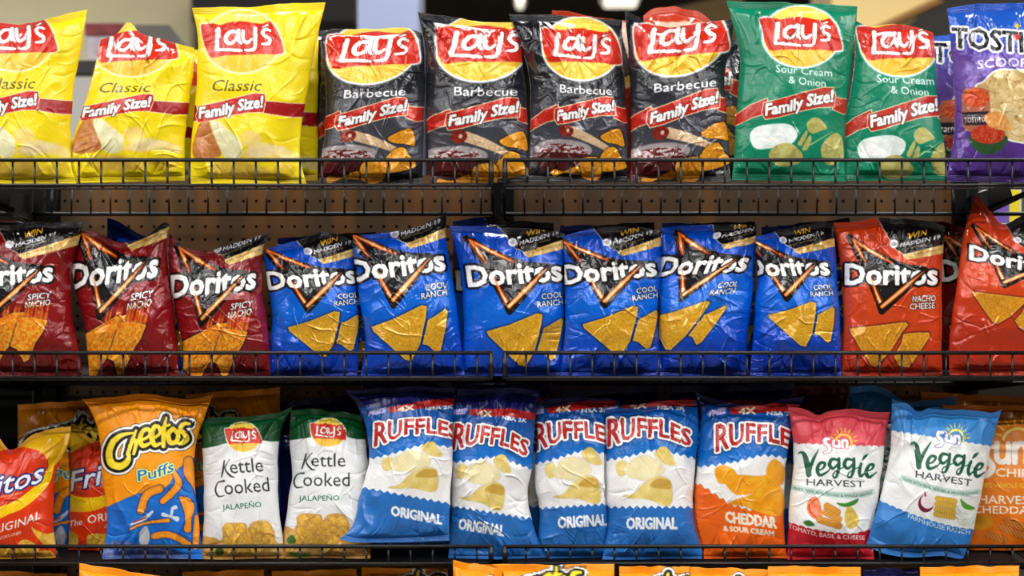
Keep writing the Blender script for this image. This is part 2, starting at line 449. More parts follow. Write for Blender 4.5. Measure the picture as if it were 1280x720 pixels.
def art_cheetos():
    C = Canvas(90, 470, 285, 730, (253, 164, 14))
    C.tf(120, 580, 5.54)
    bl = C.F().poly([(-200, 330), (70, 300), (200, 240), (300, 200), (420, 190), (500, 150), (570, 30), (700, -60), (1000, -150), (1000, 900), (-200, 900)])
    C.put(bl, speck((20, 110, 200), (30, 126, 214), .1), soft=.6)
    C.put(C.F().poly([(40, 620), (60, 560), (160, 530), (330, 560), (560, 600), (620, 700), (40, 700)], True), speck((150, 140, 170), (80, 90, 170), .2, 4), soft=3, op=.8)
    pc = lambda X, Y: np.array((240, 150, 28.))+(fbm(X*.5, Y*.5, 3)*14)[..., None]
    for P, r in (([(440, 172), (350, 215), (312, 320)], 26), ([(535, 50), (572, 130), (535, 190), (462, 258)], [14, 24, 24, 20]), ([(590, 235), (640, 290), (640, 370), (635, 450)], [14, 40, 22, 26]),
                 ([(405, 500), (490, 488), (580, 520), (640, 560)], 22), ([(705, 370), (695, 470), (690, 570)], 22), ([(640, -20), (650, 60), (690, 150), (710, 230)], [30, 40, 22, 14]),
                 ([(240, 450), (340, 410), (500, 390)], [8, 8, 14])):
        f = C.F().stroke(P, r); C.put(f, (10, 50, 110), off=1.2, soft=1.5, op=.7); C.put(f, pc); 
        g = C.F().stroke(P, [q*.35 for q in (r if hasattr(r, '__len__') else [r]*len(P))]); C.put(g, (254, 190, 70), off=0, soft=2.5, op=.5)
    C.put(C.F().stroke([(465, 350), (520, 365), (560, 380)], [14, 8, 18]).stroke([(520, 365), (530, 310), (550, 300)], [8, 10, 14]), (214, 226, 240))
    C.put(C.F().poly([(300, 480), (345, 430), (372, 500), (350, 570), (310, 560)], True), (206, 206, 214), soft=1)
    C.put(C.F().stroke([(240, 420), (330, 380), (390, 330)], [6, 12, 8]), (226, 222, 230)); C.put(C.F().stroke([(260, 405), (340, 372)], 5), (190, 40, 50))
    C.tf(100, 485, 6.259)
    L = C.F(8)
    L.stroke([(415, 352), (330, 368), (262, 420), (228, 510), (246, 590), (310, 612), (366, 580), (388, 520)], [8, 16, 25, 26, 28, 28, 24, 10])
    L.stroke([(440, 330), (405, 420), (372, 520)], [9, 16, 14]).stroke([(385, 450), (425, 410), (440, 430), (420, 515)], [10, 16, 16, 12])
    L.stroke([(480, 410), (545, 372), (535, 325), (492, 338), (470, 400), (492, 452), (552, 430)], [11, 13, 16, 17, 20, 18, 10])
    L.stroke([(575, 395), (625, 352), (612, 300), (578, 312), (562, 380), (582, 446), (630, 432)], [11, 13, 16, 17, 20, 18, 10])
    L.stroke([(672, 232), (655, 330), (652, 455)], [10, 18, 16]).stroke([(625, 312), (700, 288)], [9, 10])
    L.stroke([(725, 318), (690, 360), (705, 425), (755, 418), (768, 360), (730, 318)], [17, 20, 20, 18, 19, 17])
    L.stroke([(860, 280), (812, 282), (785, 320), (820, 362), (836, 402), (795, 432), (762, 430)], [9, 17, 18, 19, 19, 17, 9])
    C.put(L, (40, 24, 10), off=7.2); C.put(L, (250, 250, 246), off=6.4); C.put(L, (18, 14, 12), off=3.7); C.put(L, (250, 226, 60))
    C.put(C.F().text('MADE WITH REAL', [(730, 250), (900, 232)], 20, off=.15), (120, 70, 10))
    x = C.F().text('Puffs', [(456, 728), (600, 700), (735, 650)], 88, slant=-.05, off=1.1)
    C.put(x, (20, 60, 90), off=2.2, op=.5); C.put(x, (238, 244, 150), off=1.6); C.put(x, (20, 120, 200))
    C.tf()
    return C

def art_fritos():
    C = Canvas(-70, 500, 150, 730, (226, 180, 24))
    C.grad([(500, (176, 128, 20)), (560, (222, 176, 26)), (640, (240, 190, 20))])
    C.tf(0, 520, 7.2)
    C.put(C.F().poly([(-600, 1040), (-100, 960), (200, 800), (400, 540), (700, 300), (1100, 300), (1100, 1600), (-600, 1600)], True), (222, 66, 18))
    C.put(C.F().ell(20, 620, 470, 262, -24), (242, 200, 20))
    C.put(C.F().ell(20, 560, 440, 240, -22), (214, 64, 22))
    C.put(C.F().stroke([(-260, 900), (0, 860), (200, 780), (400, 600), (470, 430)], [30, 42, 46, 40, 20]), lambda X, Y: np.array((246, 206, 24.))+(np.sin((X+Y)*1.2)*8)[..., None])
    C.put(C.F().stroke([(-200, 740), (60, 720), (190, 690)], 9), (250, 180, 150), soft=1.5, op=.6)
    x = C.F().text('Fritos', [(-290, 790), (0, 708), (190, 655), (370, 590)], 200, slant=.25, off=3.0)
    C.put(x, (40, 40, 120), off=2.0); C.put(x, (236, 240, 250))
    C.tf(0, 610, 7.2)
    C.put(C.F().text('The', [(-330, 470), (-200, 440)], 60, slant=.2, off=.6), (250, 246, 240))
    C.put(C.F().text('ORIGINAL', [(-150, 430), (50, 385), (200, 340), (360, 275)], 78, slant=.1, off=1.0), (250, 246, 240))
    C.put(C.F().text('CORN CHIPS', [(0, 465), (90, 440), (185, 415)], 30, slant=.2, off=.5), (250, 226, 210))
    cs = speck((226, 168, 50), (240, 204, 100), .3, 6)
    for P in ([(280, 350), (330, 380), (420, 410), (520, 400), (515, 520), (420, 530), (330, 440)], [(160, 500), (240, 465), (340, 530), (330, 640), (150, 640)],
              [(-150, 530), (50, 520), (120, 570), (120, 660), (-150, 640)], [(340, 580), (430, 560), (500, 620), (420, 660), (350, 650)], [(520, 300), (560, 320), (640, 320), (600, 380), (540, 370)],
              [(-500, 600), (-350, 500), (-250, 560), (-300, 660)], [(640, 420), (760, 360), (900, 400), (960, 520), (800, 560), (680, 500)]):
        f = C.F().poly(P, True); C.put(f, (170, 50, 14), off=.6, soft=1, op=.6); C.put(f, cs, soft=.4)
    C.tf()
    return C

def art_kettle():
    C = Canvas(335, 485, 480, 730, (232, 234, 236))
    C.tf(350, 500, 6.545)
    C.put(C.F().poly([(-200, 338), (80, 330), (250, 306), (400, 296), (540, 300), (620, 318), (900, 330), (900, -200), (-200, -200)]), (8, 84, 44), soft=.4)
    C.tf()
    m = logo_m(410.5, 539.5, sc=1/7.2*.455, rot=0)
    lays_logo(C, m, halo=(236, 240, 226))
    C.tf(350, 500, 6.545)
    ink = (44, 50, 48)
    x = C.F().text('ettle', [(255, 545), (535, 545)], 116, off=.24); C.put(x, ink)
    k = C.F().stroke([(215, 440), (200, 500), (178, 565)], [6, 8, 5]).stroke([(262, 432), (215, 500), (250, 560), (290, 575)], [3, 5, 8, 2]); C.put(k, ink)
    x = C.F().text('ooked', [(190, 705), (570, 705)], 118, off=.26); C.put(x, ink)
    k = C.F().stroke([(196, 598), (140, 610), (114, 668), (135, 715), (185, 712)], [8, 5, 7, 7, 3]); C.put(k, ink)
    C.tf(350, 600, 6.545)
    C.put(C.F().text('JALAPEÑO', [(155, 170), (485, 168)], 44, off=.28), (30, 110, 80))
    C.put(C.F().poly([(-100, 400), (40, 375), (120, 400), (150, 300), (200, 275), (330, 285), (350, 330), (400, 280), (520, 280), (570, 360), (600, 460), (900, 520), (900, 900), (-100, 900)], True),
          speck((206, 160, 84), (224, 184, 116), .15, 3), soft=1)
    rs = random.Random(9)
    gc = speck((228, 178, 70), (244, 206, 110), .35, 2, (206, 140, 50))
    pts = [(190, 320), (290, 320), (440, 330), (510, 340), (180, 420), (260, 400), (350, 410), (430, 420), (520, 420), (160, 490), (240, 480), (330, 490), (420, 490), (230, 440), (380, 370)]
    for x, y in pts:
        r = rs.uniform(42, 60); P = [(x+r*rs.uniform(.75, 1.2)*math.cos(a), y+r*.85*rs.uniform(.7, 1.2)*math.sin(a)) for a in np.linspace(0, 5.5, 8)]
        f = C.F().poly(P, True); C.put(f, (196, 132, 50), off=.6, soft=.8, op=.6); C.put(f, gc, soft=.4)
    C.put(C.F().poly([(60, 480), (100, 450), (130, 490), (110, 520), (70, 520)], True), (70, 110, 40), soft=1)
    C.put(C.F().stroke([(90, 600), (160, 620), (240, 610)], [14, 24, 16]), speck((90, 140, 40), (140, 180, 80), .5), soft=.6)
    C.put(C.F().poly([(-100, 700), (900, 700), (900, 900), (-100, 900)]), (20, 84, 50))
    C.tf()
    return C

def art_veggie(kind='tomato'):
    tom = kind == 'tomato'
    C = Canvas(955, 485, 1150, 730, (236, 238, 238))
    top = (224, 84, 98) if tom else (66, 146, 214)
    low = (186, 28, 48) if tom else (56, 132, 204)
    C.tf(975, 500, 6.545)
    e = []
    for i in range(72):
        x = -150+i*20; e.append((x, 350+np.interp(x, [0, 870], [0, 28])+7*math.cos(i*math.pi/1.5)))
    C.put(C.F().poly(e+[(1300, -200), (-150, -200)]), top)
    sun = C.F()
    a = np.linspace(math.radians(200), math.radians(375), 12)
    sun.stroke([(520+66*math.cos(t), 352+70*math.sin(t)) for t in a], 10)
    for t in np.linspace(math.radians(205), math.radians(350), 9):
        sun.stroke([(520+92*math.cos(t), 352+94*math.sin(t)), (520+124*math.cos(t), 352+126*math.sin(t))], [6, 2], False)
    C.put(sun, (252, 196, 60) if tom else (236, 226, 110))
    x = C.F().stroke([(405, 318), (372, 322), (368, 350), (402, 378), (405, 415), (362, 432)], [10, 14, 13, 13, 12, 6])
    x.stroke([(440, 332), (440, 372), (480, 376), (484, 335)], [11, 11, 11, 11]).stroke([(484, 335), (486, 385)], 10).stroke([(512, 385), (512, 335), (546, 338), (548, 388)], [11, 11, 11, 11])
    C.put(x, (200, 110, 130) if tom else (110, 130, 190), off=1.1, op=.8); C.put(x, (252, 246, 250))
    C.put(C.F().text('CHIPS', [(455, 436), (570, 436)], 26, off=.35), (220, 206, 214) if tom else (190, 196, 222))
    g = (10, 96, 66)
    v = C.F()
    v.stroke([(150, 438), (172, 426), (200, 450), (222, 530), (236, 610)], [5, 9, 18, 24, 22]).stroke([(236, 612), (262, 510), (316, 405)], [12, 15, 5])
    v.stroke([(300, 580), (350, 560), (368, 520), (330, 515), (305, 565), (325, 615), (390, 585), (420, 540)], [7, 8, 12, 12, 15, 13, 7, 4])
    for dx in (0, 122):
        v.stroke([(470+dx, 490), (425+dx, 485), (405+dx, 530), (435+dx, 560), (478+dx, 520)], [9, 13, 15, 11, 8])
        v.stroke([(482+dx, 480), (480+dx, 560), (462+dx, 625), (436+dx, 628), (448+dx, 590), (540+dx, 540)], [12, 14, 10, 8, 5, 4])
    v.stroke([(665, 520), (650, 580), (660, 625), (690, 600)], [12, 14, 12, 5]).stroke([(672, 498), (695, 465), (722, 440)], [2, 13, 2])
    v.stroke([(708, 590), (752, 565), (765, 530), (730, 535), (705, 590), (730, 632), (790, 590)], [7, 8, 12, 12, 16, 13, 4])
    C.put(v, g)
    C.put(C.F().text('HARVEST', [(218, 697), (450, 706), (690, 716)], 56, off=.42), (52, 66, 70))
    C.tf(975, 600, 6.545)
    b = C.F().stroke([(110, 62), (300, 100), (500, 124), (650, 122), (755, 98)], 24)
    C.put(b, (190, 214, 206))
    C.put(C.F().text('MADE WITH REAL VEGGIES & WHOLE GRAINS', [(112, 76), (300, 112), (500, 138), (650, 134), (752, 112)], 22, off=.22), (70, 100, 100))
    e = []
    yl = [(-100, 300), (75, 345), (250, 400), (450, 432), (600, 440), (720, 410), (1000, 380)] if tom else [(-100, 250), (75, 300), (250, 345), (450, 382), (620, 400), (760, 400), (1000, 400)]
    for i in range(72):
        x = -150+i*20; e.append((x, np.interp(x, [p[0] for p in yl], [p[1] for p in yl])+6*math.cos(i*math.pi/1.5)))
    C.put(C.F().poly(e+[(1300, 1000), (-150, 1000)]), low)
    if tom:
        C.put(C.F().text('TOMATO, BASIL & CHEESE', [(72, 392), (250, 448), (450, 478), (695, 490)], 36, off=.42), (246, 226, 226))
        C.put(C.F().poly([(225, 180), (280, 135), (320, 165), (345, 260), (340, 320), (280, 320), (225, 260)], True), speck((232, 120, 84), (244, 160, 120), .25), soft=.4)
        C.put(C.F().stroke([(235, 200), (250, 260), (300, 310)], [5, 6, 4]), (206, 60, 40), soft=.5)
        for q in ((385, 215, 470, 265), (375, 265, 480, 320), (325, 325, 480, 375)):
            f = C.F().stroke([(q[0], q[1]), (q[2], q[3])], 27); C.put(f, (150, 90, 30), off=.5, soft=.6, op=.6); C.put(f, lambda X, Y: np.array((214, 154, 62.))-(np.sin(Y*2.2+X)*18)[..., None])
        C.put(C.F().poly([(530, 270), (560, 210), (600, 240), (645, 320), (620, 385), (560, 395), (530, 340)], True), speck((206, 176, 70), (224, 200, 110), .3), soft=.4)
        C.put(C.F().poly([(460, 185), (540, 190), (640, 152), (620, 195), (550, 220), (500, 215)], True), (70, 140, 60), soft=.4)
        C.put(C.F().poly([(190, 345), (240, 330), (285, 370), (230, 378)], True), (60, 120, 60), soft=.4)
    else:
        C.put(C.F().text('FARMHOUSE RANCH', [(190, 372), (400, 420), (620, 442), (720, 446)], 38, off=.42), (214, 232, 248))
        f = C.F().ell(330, 240, 66, 72, 10); C.put(f, (120, 30, 60)); C.put(C.F().ell(342, 222, 58, 58, 10), (236, 226, 230)); C.put(C.F().stroke([(310, 150), (318, 180)], [4, 8]), (140, 40, 60))
        for y in (190, 232, 276, 316):
            f = C.F().stroke([(420, y), (570, y+6)], 19); C.put(f, (150, 110, 30), off=.5, soft=.6, op=.6); C.put(f, lambda X, Y: np.array((214, 176, 74.))-(np.sin(X*2.0)*12)[..., None])
        C.put(C.F().poly([(600, 220), (780, 250), (760, 350), (700, 380), (620, 370), (590, 300)], True), speck((196, 204, 202), (226, 232, 228), .4), soft=.5)
        C.put(C.F().ell(690, 245, 90, 34, 8), (226, 232, 226)); C.put(C.F().poly([(610, 170), (660, 200), (740, 230), (700, 250), (640, 236)], True), (96, 160, 60), soft=.4)
    C.tf()
    return C

def art_sunchips():
    C = Canvas(1180, 480, 1400, 730, (238, 146, 20))
    C.grad([(500, (226, 130, 16)), (560, (240, 150, 24)), (700, (228, 118, 14))])
    C.tf(1080, 495, 6.26)
    s = C.F(); a = np.linspace(math.radians(185), math.radians(355), 14)
    s.stroke([(1210+120*math.cos(t), 350+95*math.sin(t)) for t in a], 10)
    for t in np.linspace(math.radians(195), math.radians(345), 8):
        s.stroke([(1210+150*math.cos(t), 340+130*math.sin(t)), (1210+200*math.cos(t), 340+185*math.sin(t))], [9, 3], False)
    C.put(s, (252, 226, 120))
    x = C.F().stroke([(1010, 400), (950, 380), (920, 430), (960, 490), (1005, 560), (960, 620), (890, 625)], [14, 22, 24, 26, 26, 24, 12])
    x.stroke([(1040, 370), (1042, 490), (1085, 515), (1125, 480), (1130, 375)], 22).stroke([(1130, 375), (1132, 520)], 20)
    x.stroke([(1180, 520), (1180, 375)], 22).stroke([(1180, 420), (1220, 372), (1265, 400), (1268, 520)], 22)
    C.put(x, (250, 246, 240)); 
    x = C.F().text('CHIPS', [(1032, 628), (1340, 640)], 66, off=1.2); C.put(x, (250, 244, 236))
    C.tf(1080, 600, 6.4)
    C.put(C.F().text('100% WHOLE GRAIN', [(925, 60), (1400, 66)], 40, off=.4), (246, 206, 60))
    C.put(C.F().text('HARVEST', [(920, 188), (1380, 196)], 70, off=1.0), (252, 244, 232))
    C.put(C.F().text('CHEDDAR', [(872, 262), (1380, 276)], 62, off=1.0), (252, 244, 232))
    C.put(C.F().ell(940, 340, 90, 60), speck((206, 176, 60), (232, 180, 40), .2), soft=4, op=.7)
    for q in ((1100, 380, 1260, 440), (1150, 330, 1310, 390), (1220, 430, 1400, 480), (1000, 440, 1120, 480)):
        f = C.F().stroke([(q[0], q[1]), (q[2], q[3])], 28); C.put(f, (160, 76, 20), off=.6, soft=1, op=.5); C.put(f, lambda X, Y: np.array((206, 130, 56.))-(np.sin(X*1.6-Y)*18)[..., None])
    C.tf()
    return C

# ---------------------------------------------------------------- scene frame
scene = bpy.context.scene
COL = scene.collection
FPX, DIST, HY, ZC = 2136.0, 2.95, 527.0, 1.15
def PW(px, py, Y):
    k = (DIST+Y)/FPX
    return (px-640)*k, Y, ZC+(HY-py)*k
def lin(c):
    c = np.asarray(c, np.float32)/255
    return np.where(c <= .04045, c/12.92, ((c+.055)/1.055)**2.4)
def ink(c): return lin(c)**1.13
def L4(c): return tuple(float(v) for v in lin(c))+(1,)

def nodes(name):
    m = bpy.data.materials.new(name); m.use_nodes = True
    nt = m.node_tree; b = nt.nodes['Principled BSDF']
    return m, nt, b
def simple(name, col, rough=.5, metal=0, bump=0, bscale=200, var=0, vscale=6, emit=None, estr=1, spec=.5):
    m, nt, b = nodes(name)
    b.inputs['Base Color'].default_value = L4(col); b.inputs['Roughness'].default_value = rough
    b.inputs['Metallic'].default_value = metal; b.inputs['Specular IOR Level'].default_value = spec
    tc = nt.nodes.new('ShaderNodeTexCoord')
    if var:
        n = nt.nodes.new('ShaderNodeTexNoise'); n.inputs['Scale'].default_value = vscale; n.inputs['Detail'].default_value = 4
        nt.links.new(tc.outputs['Object'], n.inputs['Vector'])
        mx = nt.nodes.new('ShaderNodeMix'); mx.data_type = 'RGBA'
        mx.inputs['A'].default_value = L4([v*(1-var) for v in col]); mx.inputs['B'].default_value = L4([min(255, v*(1+var)) for v in col])
        nt.links.new(n.outputs['Fac'], mx.inputs['Factor']); nt.links.new(mx.outputs['Result'], b.inputs['Base Color'])
    if bump:
        n = nt.nodes.new('ShaderNodeTexNoise'); n.inputs['Scale'].default_value = bscale
        nt.links.new(tc.outputs['Object'], n.inputs['Vector'])
        bp = nt.nodes.new('ShaderNodeBump'); bp.inputs['Strength'].default_value = bump; bp.inputs['Distance'].default_value = .002
        nt.links.new(n.outputs['Fac'], bp.inputs['Height']); nt.links.new(bp.outputs['Normal'], b.inputs['Normal'])
    if emit:
        b.inputs['Emission Color'].default_value = L4(emit); b.inputs['Emission Strength'].default_value = estr
    return m

def film(name, rough, coat, metal=0.0, bump=.25):
    m, nt, b = nodes(name)
    at_ = nt.nodes.new('ShaderNodeAttribute'); at_.attribute_name = 'print'
    nt.links.new(at_.outputs['Color'], b.inputs['Base Color'])
    tc = nt.nodes.new('ShaderNodeTexCoord')
    n = nt.nodes.new('ShaderNodeTexNoise'); n.inputs['Scale'].default_value = 26; n.inputs['Detail'].default_value = 5; n.inputs['Distortion'].default_value = 1.5
    nt.links.new(tc.outputs['Object'], n.inputs['Vector'])
    v = nt.nodes.new('ShaderNodeTexVoronoi'); v.feature = 'DISTANCE_TO_EDGE'; v.inputs['Scale'].default_value = 22
    nt.links.new(n.outputs['Color'], v.inputs['Vector'])
    mp = nt.nodes.new('ShaderNodeMixRGB'); mp.blend_type = 'ADD'; mp.inputs[0].default_value = 1
    sc = nt.nodes.new('ShaderNodeVectorMath'); sc.operation = 'SCALE'; sc.inputs['Scale'].default_value = .06
    nt.links.new(n.outputs['Color'], sc.inputs[0])
    ad = nt.nodes.new('ShaderNodeVectorMath'); ad.operation = 'ADD'
    nt.links.new(tc.outputs['Object'], ad.inputs[0]); nt.links.new(sc.outputs[0], ad.inputs[1]); nt.links.new(ad.outputs[0], v.inputs['Vector'])
    nt.nodes.remove(mp)
    mr = nt.nodes.new('ShaderNodeMath'); mr.operation = 'MULTIPLY_ADD'; mr.inputs[1].default_value = .5
    nt.links.new(n.outputs['Fac'], mr.inputs[0]); nt.links.new(v.outputs['Distance'], mr.inputs[2])
    bp = nt.nodes.new('ShaderNodeBump'); bp.inputs['Strength'].default_value = bump; bp.inputs['Distance'].default_value = .012
    nt.links.new(mr.outputs[0], bp.inputs['Height']); nt.links.new(bp.outputs['Normal'], b.inputs['Normal'])
    nt.links.new(bp.outputs['Normal'], b.inputs['Coat Normal'])
    rr = nt.nodes.new('ShaderNodeMapRange'); rr.inputs['To Min'].default_value = rough*.8; rr.inputs['To Max'].default_value = rough*1.25
    nt.links.new(n.outputs['Fac'], rr.inputs['Value']); nt.links.new(rr.outputs[0], b.inputs['Roughness'])
    b.inputs['Coat Weight'].default_value = coat; b.inputs['Coat Roughness'].default_value = .12
    b.inputs['Metallic'].default_value = metal; b.inputs['Specular IOR Level'].default_value = .42
    return m
FILM = film('glossy_printed_film', .24, .15, 0, .16)
FILMX = film('metallised_printed_film', .15, .3, .12, .17)
FILMM = film('satin_printed_film', .38, .05, 0, .14)

# ---------------------------------------------------------------- mesh helpers
def link(name, me, parent=None, **props):
    o = bpy.data.objects.new(name, me); COL.objects.link(o)
    if parent: o.parent = parent
    for k, v in props.items(): o[k] = v
    return o
def grid_faces(nu, nv, base=0, flip=False):
    i = np.arange(nv-1)[:, None]*nu+np.arange(nu-1)[None]+base
    q = np.stack([i, i+nu, i+nu+1, i+1], -1).reshape(-1, 4)
    return q[:, ::-1] if flip else q
def mesh_np(name, co, faces, cols=None, smooth=True):
    me = bpy.data.meshes.new(name)
    me.vertices.add(len(co)); me.vertices.foreach_set('co', np.ascontiguousarray(co, np.float32).ravel())
    me.loops.add(faces.size); me.loops.foreach_set('vertex_index', np.ascontiguousarray(faces, np.int32).ravel())
    me.polygons.add(len(faces)); me.polygons.foreach_set('loop_start', np.arange(0, faces.size, faces.shape[1], dtype=np.int32))
    me.update(calc_edges=True)
    me.polygons.foreach_set('use_smooth', np.full(len(faces), smooth))
    if cols is not None:
        a = me.color_attributes.new('print', 'FLOAT_COLOR', 'POINT')
        c = np.ones((len(co), 4), np.float32); c[:, :3] = cols
        a.data.foreach_set('color', c.ravel())
    return me
class MB:
    """collects boxes and rods into one mesh"""
    def __init__(s): s.v = []; s.f = []
    def box(s, x0, x1, y0, y1, z0, z1, bev=0):
        b = len(s.v)
        for x in (x0, x1):
            for y in (y0, y1):
                for z in (z0, z1): s.v.append((x, y, z))
        s.f += [tuple(b+i for i in q) for q in ((0, 1, 3, 2), (4, 6, 7, 5), (0, 4, 5, 1), (2, 3, 7, 6), (0, 2, 6, 4), (1, 5, 7, 3))]
        return s
    def rod(s, pts, r, n=8):
        P = [Vector(p) for p in pts]; b0 = len(s.v)
        for i, p in enumerate(P):
            d = (P[min(i+1, len(P)-1)]-P[max(i-1, 0)]).normalized()
            a = d.orthogonal() if abs(d.x) > .9 or True else None
            a = (Vector((0, 1, 0)) if abs(d.y) < .9 else Vector((1, 0, 0))).cross(d).normalized(); c = d.cross(a)
            for k in range(n):
                t = 2*math.pi*k/n; s.v.append(tuple(p+(a*math.cos(t)+c*math.sin(t))*r))
        for i in range(len(P)-1):
            for k in range(n):
                s.f.append((b0+i*n+k, b0+i*n+(k+1) % n, b0+(i+1)*n+(k+1) % n, b0+(i+1)*n+k))
        s.f.append(tuple(b0+k for k in range(n))[::-1]); s.f.append(tuple(b0+(len(P)-1)*n+k for k in range(n)))
        return s
    def poly(s, pts, depth):
        """closed outline of 3-D points extruded by a vector"""
        b = len(s.v); n = len(pts)
        s.v += [tuple(p) for p in pts]+[tuple(Vector(p)+Vector(depth)) for p in pts]
        s.f.append(tuple(range(b, b+n))); s.f.append(tuple(range(b+2*n-1, b+n-1, -1)))
        for i in range(n): s.f.append((b+i, b+(i+1) % n, b+n+(i+1) % n, b+n+i)[::-1])
        return s
    def build(s, name, mat, parent=None, smooth=False, bevel=0, **props):
        me = bpy.data.meshes.new(name); me.from_pydata(s.v, [], s.f); me.update()
        if smooth: me.polygons.foreach_set('use_smooth', [len(p.vertices) == 4 for p in me.polygons])
        me.materials.append(mat)
        o = link(name, me, parent, **props)
        if bevel:
            m = o.modifiers.new('bevel', 'BEVEL'); m.width = bevel; m.segments = 2
        return o

# ---------------------------------------------------------------- chip bags
ART = {}
def art(kind):
    if kind not in ART:
        mk = {'classic': art_classic, 'bbq': art_bbq, 'sour': art_sour, 'tostitos': art_tostitos, 'cheetos': art_cheetos, 'fritos': art_fritos, 'kettle': art_kettle, 'sun': art_sunchips,
              'cool': lambda: art_doritos('cool'), 'nacho': lambda: art_doritos('nacho'), 'spicy': lambda: art_doritos('spicy'), 'dark': lambda: art_doritos('dark'),
              'ruffles': lambda: art_ruffles(), 'ruffles_t': lambda: art_ruffles(tilt=1.35), 'ruffles_s': lambda: art_ruffles(tilt=.25), 'cheddar': lambda: art_ruffles('cheddar'),
              'veggie': lambda: art_veggie(), 'ranch': lambda: art_veggie('ranch')}[kind]
        ART[kind] = mk()
        c = ART[kind]; c.img = np.clip(c.img, 3, 253); del c.X, c.Y
    return ART[kind]
REF = {'classic': [(303, 49), (249, 147.5), (328, 134)], 'bbq': [(727, 58), (697, 150), (767, 138)], 'sour': [(1002, 43), (957, 143.5), (1041, 127)],
       'doritos': [(1059.8, 354.4), (1170.8, 355), (1102, 385)], 'ruffles': [(761, 557), (862, 554), (783.3, 661)], 'cheddar': [(761, 557), (862, 554), (772, 647)],
       'kettle': [(410.4, 540.5), (375, 587), (437.9, 607.7)], 'veggie': [(1008, 607), (1079.7, 609), (1054.5, 553.5)], 'fritos': [(-38, 630), (50, 602), (-38, 672)],
       'tostitos': [(1191, 55), (1240, 63), (1220, 165)], 'cheetos': [(135, 585), (238, 550), (197, 592)], 'sun': [(1220, 580), (1280, 580), (1220, 650)]}
def refs(kind):
    if kind in ('cool', 'nacho', 'spicy', 'dark'): return REF['doritos']
    if kind.startswith('ruffles'): return REF['ruffles']
    if kind == 'ranch': return REF['veggie']
    return REF[kind]

def sample(C, x, y):
    """area-filtered lookup of the artwork"""
    out = 0
    for dx, dy in ((-.17, -.17), (.17, -.17), (-.17, .17), (.17, .17)):
        i = np.clip(((x+dx-C.x0)*S).astype(int), 3, C.W-4); j = np.clip(((y+dy-C.y0)*S).astype(int), 3, C.H-4)
        out = out+C.img[j, i]
    return out/4

def curve(a, mids, b, t, bow=None):
    P = [a]+list(mids or [])+[b]
    if len(P) > 2: P = spline(P, 8)
    return lut(P, t)

def crumple(U, V, seed, asp, rough):
    rs = random.Random(seed)
    x = U*asp; y = V
    h = .0065*fbm(x*2.6, y*2.6, seed, 2)
    wx = x+.06*fbm(x*5, y*5, seed+3, 2); wy = y+.06*fbm(x*5+7, y*5, seed+4, 2)
    rd = 1-np.abs(fbm(wx*4.5, wy*3.2, seed+9, 2))*2.2
    edge = np.clip(np.minimum(np.minimum(V, 1-V)/.38, 1), 0, 1)
    act = (1-.62*edge)+.35*np.clip(np.abs(2*U-1)*1.5-.7, 0, 1)
    h = h+.0068*rough*act*rd
    def crease(x0, y0, ang, ln, w, amp):
        nonlocal h
        dx, dy = math.sin(ang), math.cos(ang)
        t = ((x-x0)*dx+(y-y0)*dy)/ln
        d = np.abs((x-x0)*dy-(y-y0)*dx+.012*np.sin(t*5+x0*40))
        m = (t > -.15) & (t < 1.1) & (d < w*5)
        tt = t[m]
        h[m] += amp*np.clip((tt+.12)/.12, 0, 1)*np.clip(1-tt, 0, 1)**.6*np.exp(-(d[m]/w)**1.15)
    for i in range(int(17*rough)):
        x0 = rs.uniform(.03, asp-.03)
        crease(x0, .04, math.radians(rs.uniform(-30, 30))+(asp/2-x0)*.7, rs.uniform(.10, .34), rs.uniform(.004, .013), rs.choice((1, 1, -1))*rs.uniform(.0022, .0068)*rough)
    for i in range(int(14*rough)):
        x0 = rs.uniform(.03, asp-.03)
        crease(x0, .96, math.pi+math.radians(rs.uniform(-35, 35))-(asp/2-x0)*.7, rs.uniform(.08, .26), rs.uniform(.004, .012), rs.choice((1, -1))*rs.uniform(.0012, .004)*rough)
    for sgn in (0, 1):
        for i in range(int(9*rough)):
            y0 = rs.uniform(.1, .9); a = math.radians(rs.uniform(50, 125))
            crease(.01 if sgn == 0 else asp-.01, y0, a if sgn == 0 else -a, rs.uniform(.07, .22), rs.uniform(.004, .011), rs.choice((1, -1))*rs.uniform(.001, .0035)*rough)
    for i in range(int(11*rough)):
        crease(rs.uniform(.1, asp-.1), rs.uniform(.05, .75), math.radians(rs.uniform(-75, 75)), rs.uniform(.1, .3), rs.uniform(.003, .006), rs.uniform(.001, .0032)*rough)
    return h

N_BAG = [0]
QUEUE = []
def bag(*a, **k):
    N_BAG[0] += 1
    k['seed'] = k.get('seed') or N_BAG[0]*13+5
    QUEUE.append((k.get('Y', .055), len(QUEUE), a, k))
BX0, BY0, BW, BH = -760, -120, 2800, 1120        # reach buffer over the shelf front: how far back space is already taken
REACH = np.full((BH, BW), -.30, np.float32)
def taken(P):
    i = np.clip((P[..., 0]-BX0).astype(int), 0, BW-1); j = np.clip((P[..., 1]-BY0).astype(int), 0, BH-1)
    return np.maximum(REACH[j, i], FLOOR_Y[0])
FLOOR_Y = [.0080]
def occupy(P, dep):
    i = np.clip((P[..., 0]-BX0).astype(int), 2, BW-3).ravel(); j = np.clip((P[..., 1]-BY0).astype(int), 2, BH-3).ravel()
    d = dep.ravel().astype(np.float32)
    for a in (-2, -1, 0, 1, 2):
        for b in (-2, -1, 0, 1, 2): np.maximum.at(REACH, (j+a, i+b), d)
DECKS = [(231.5), (472), (704.5), (926)]
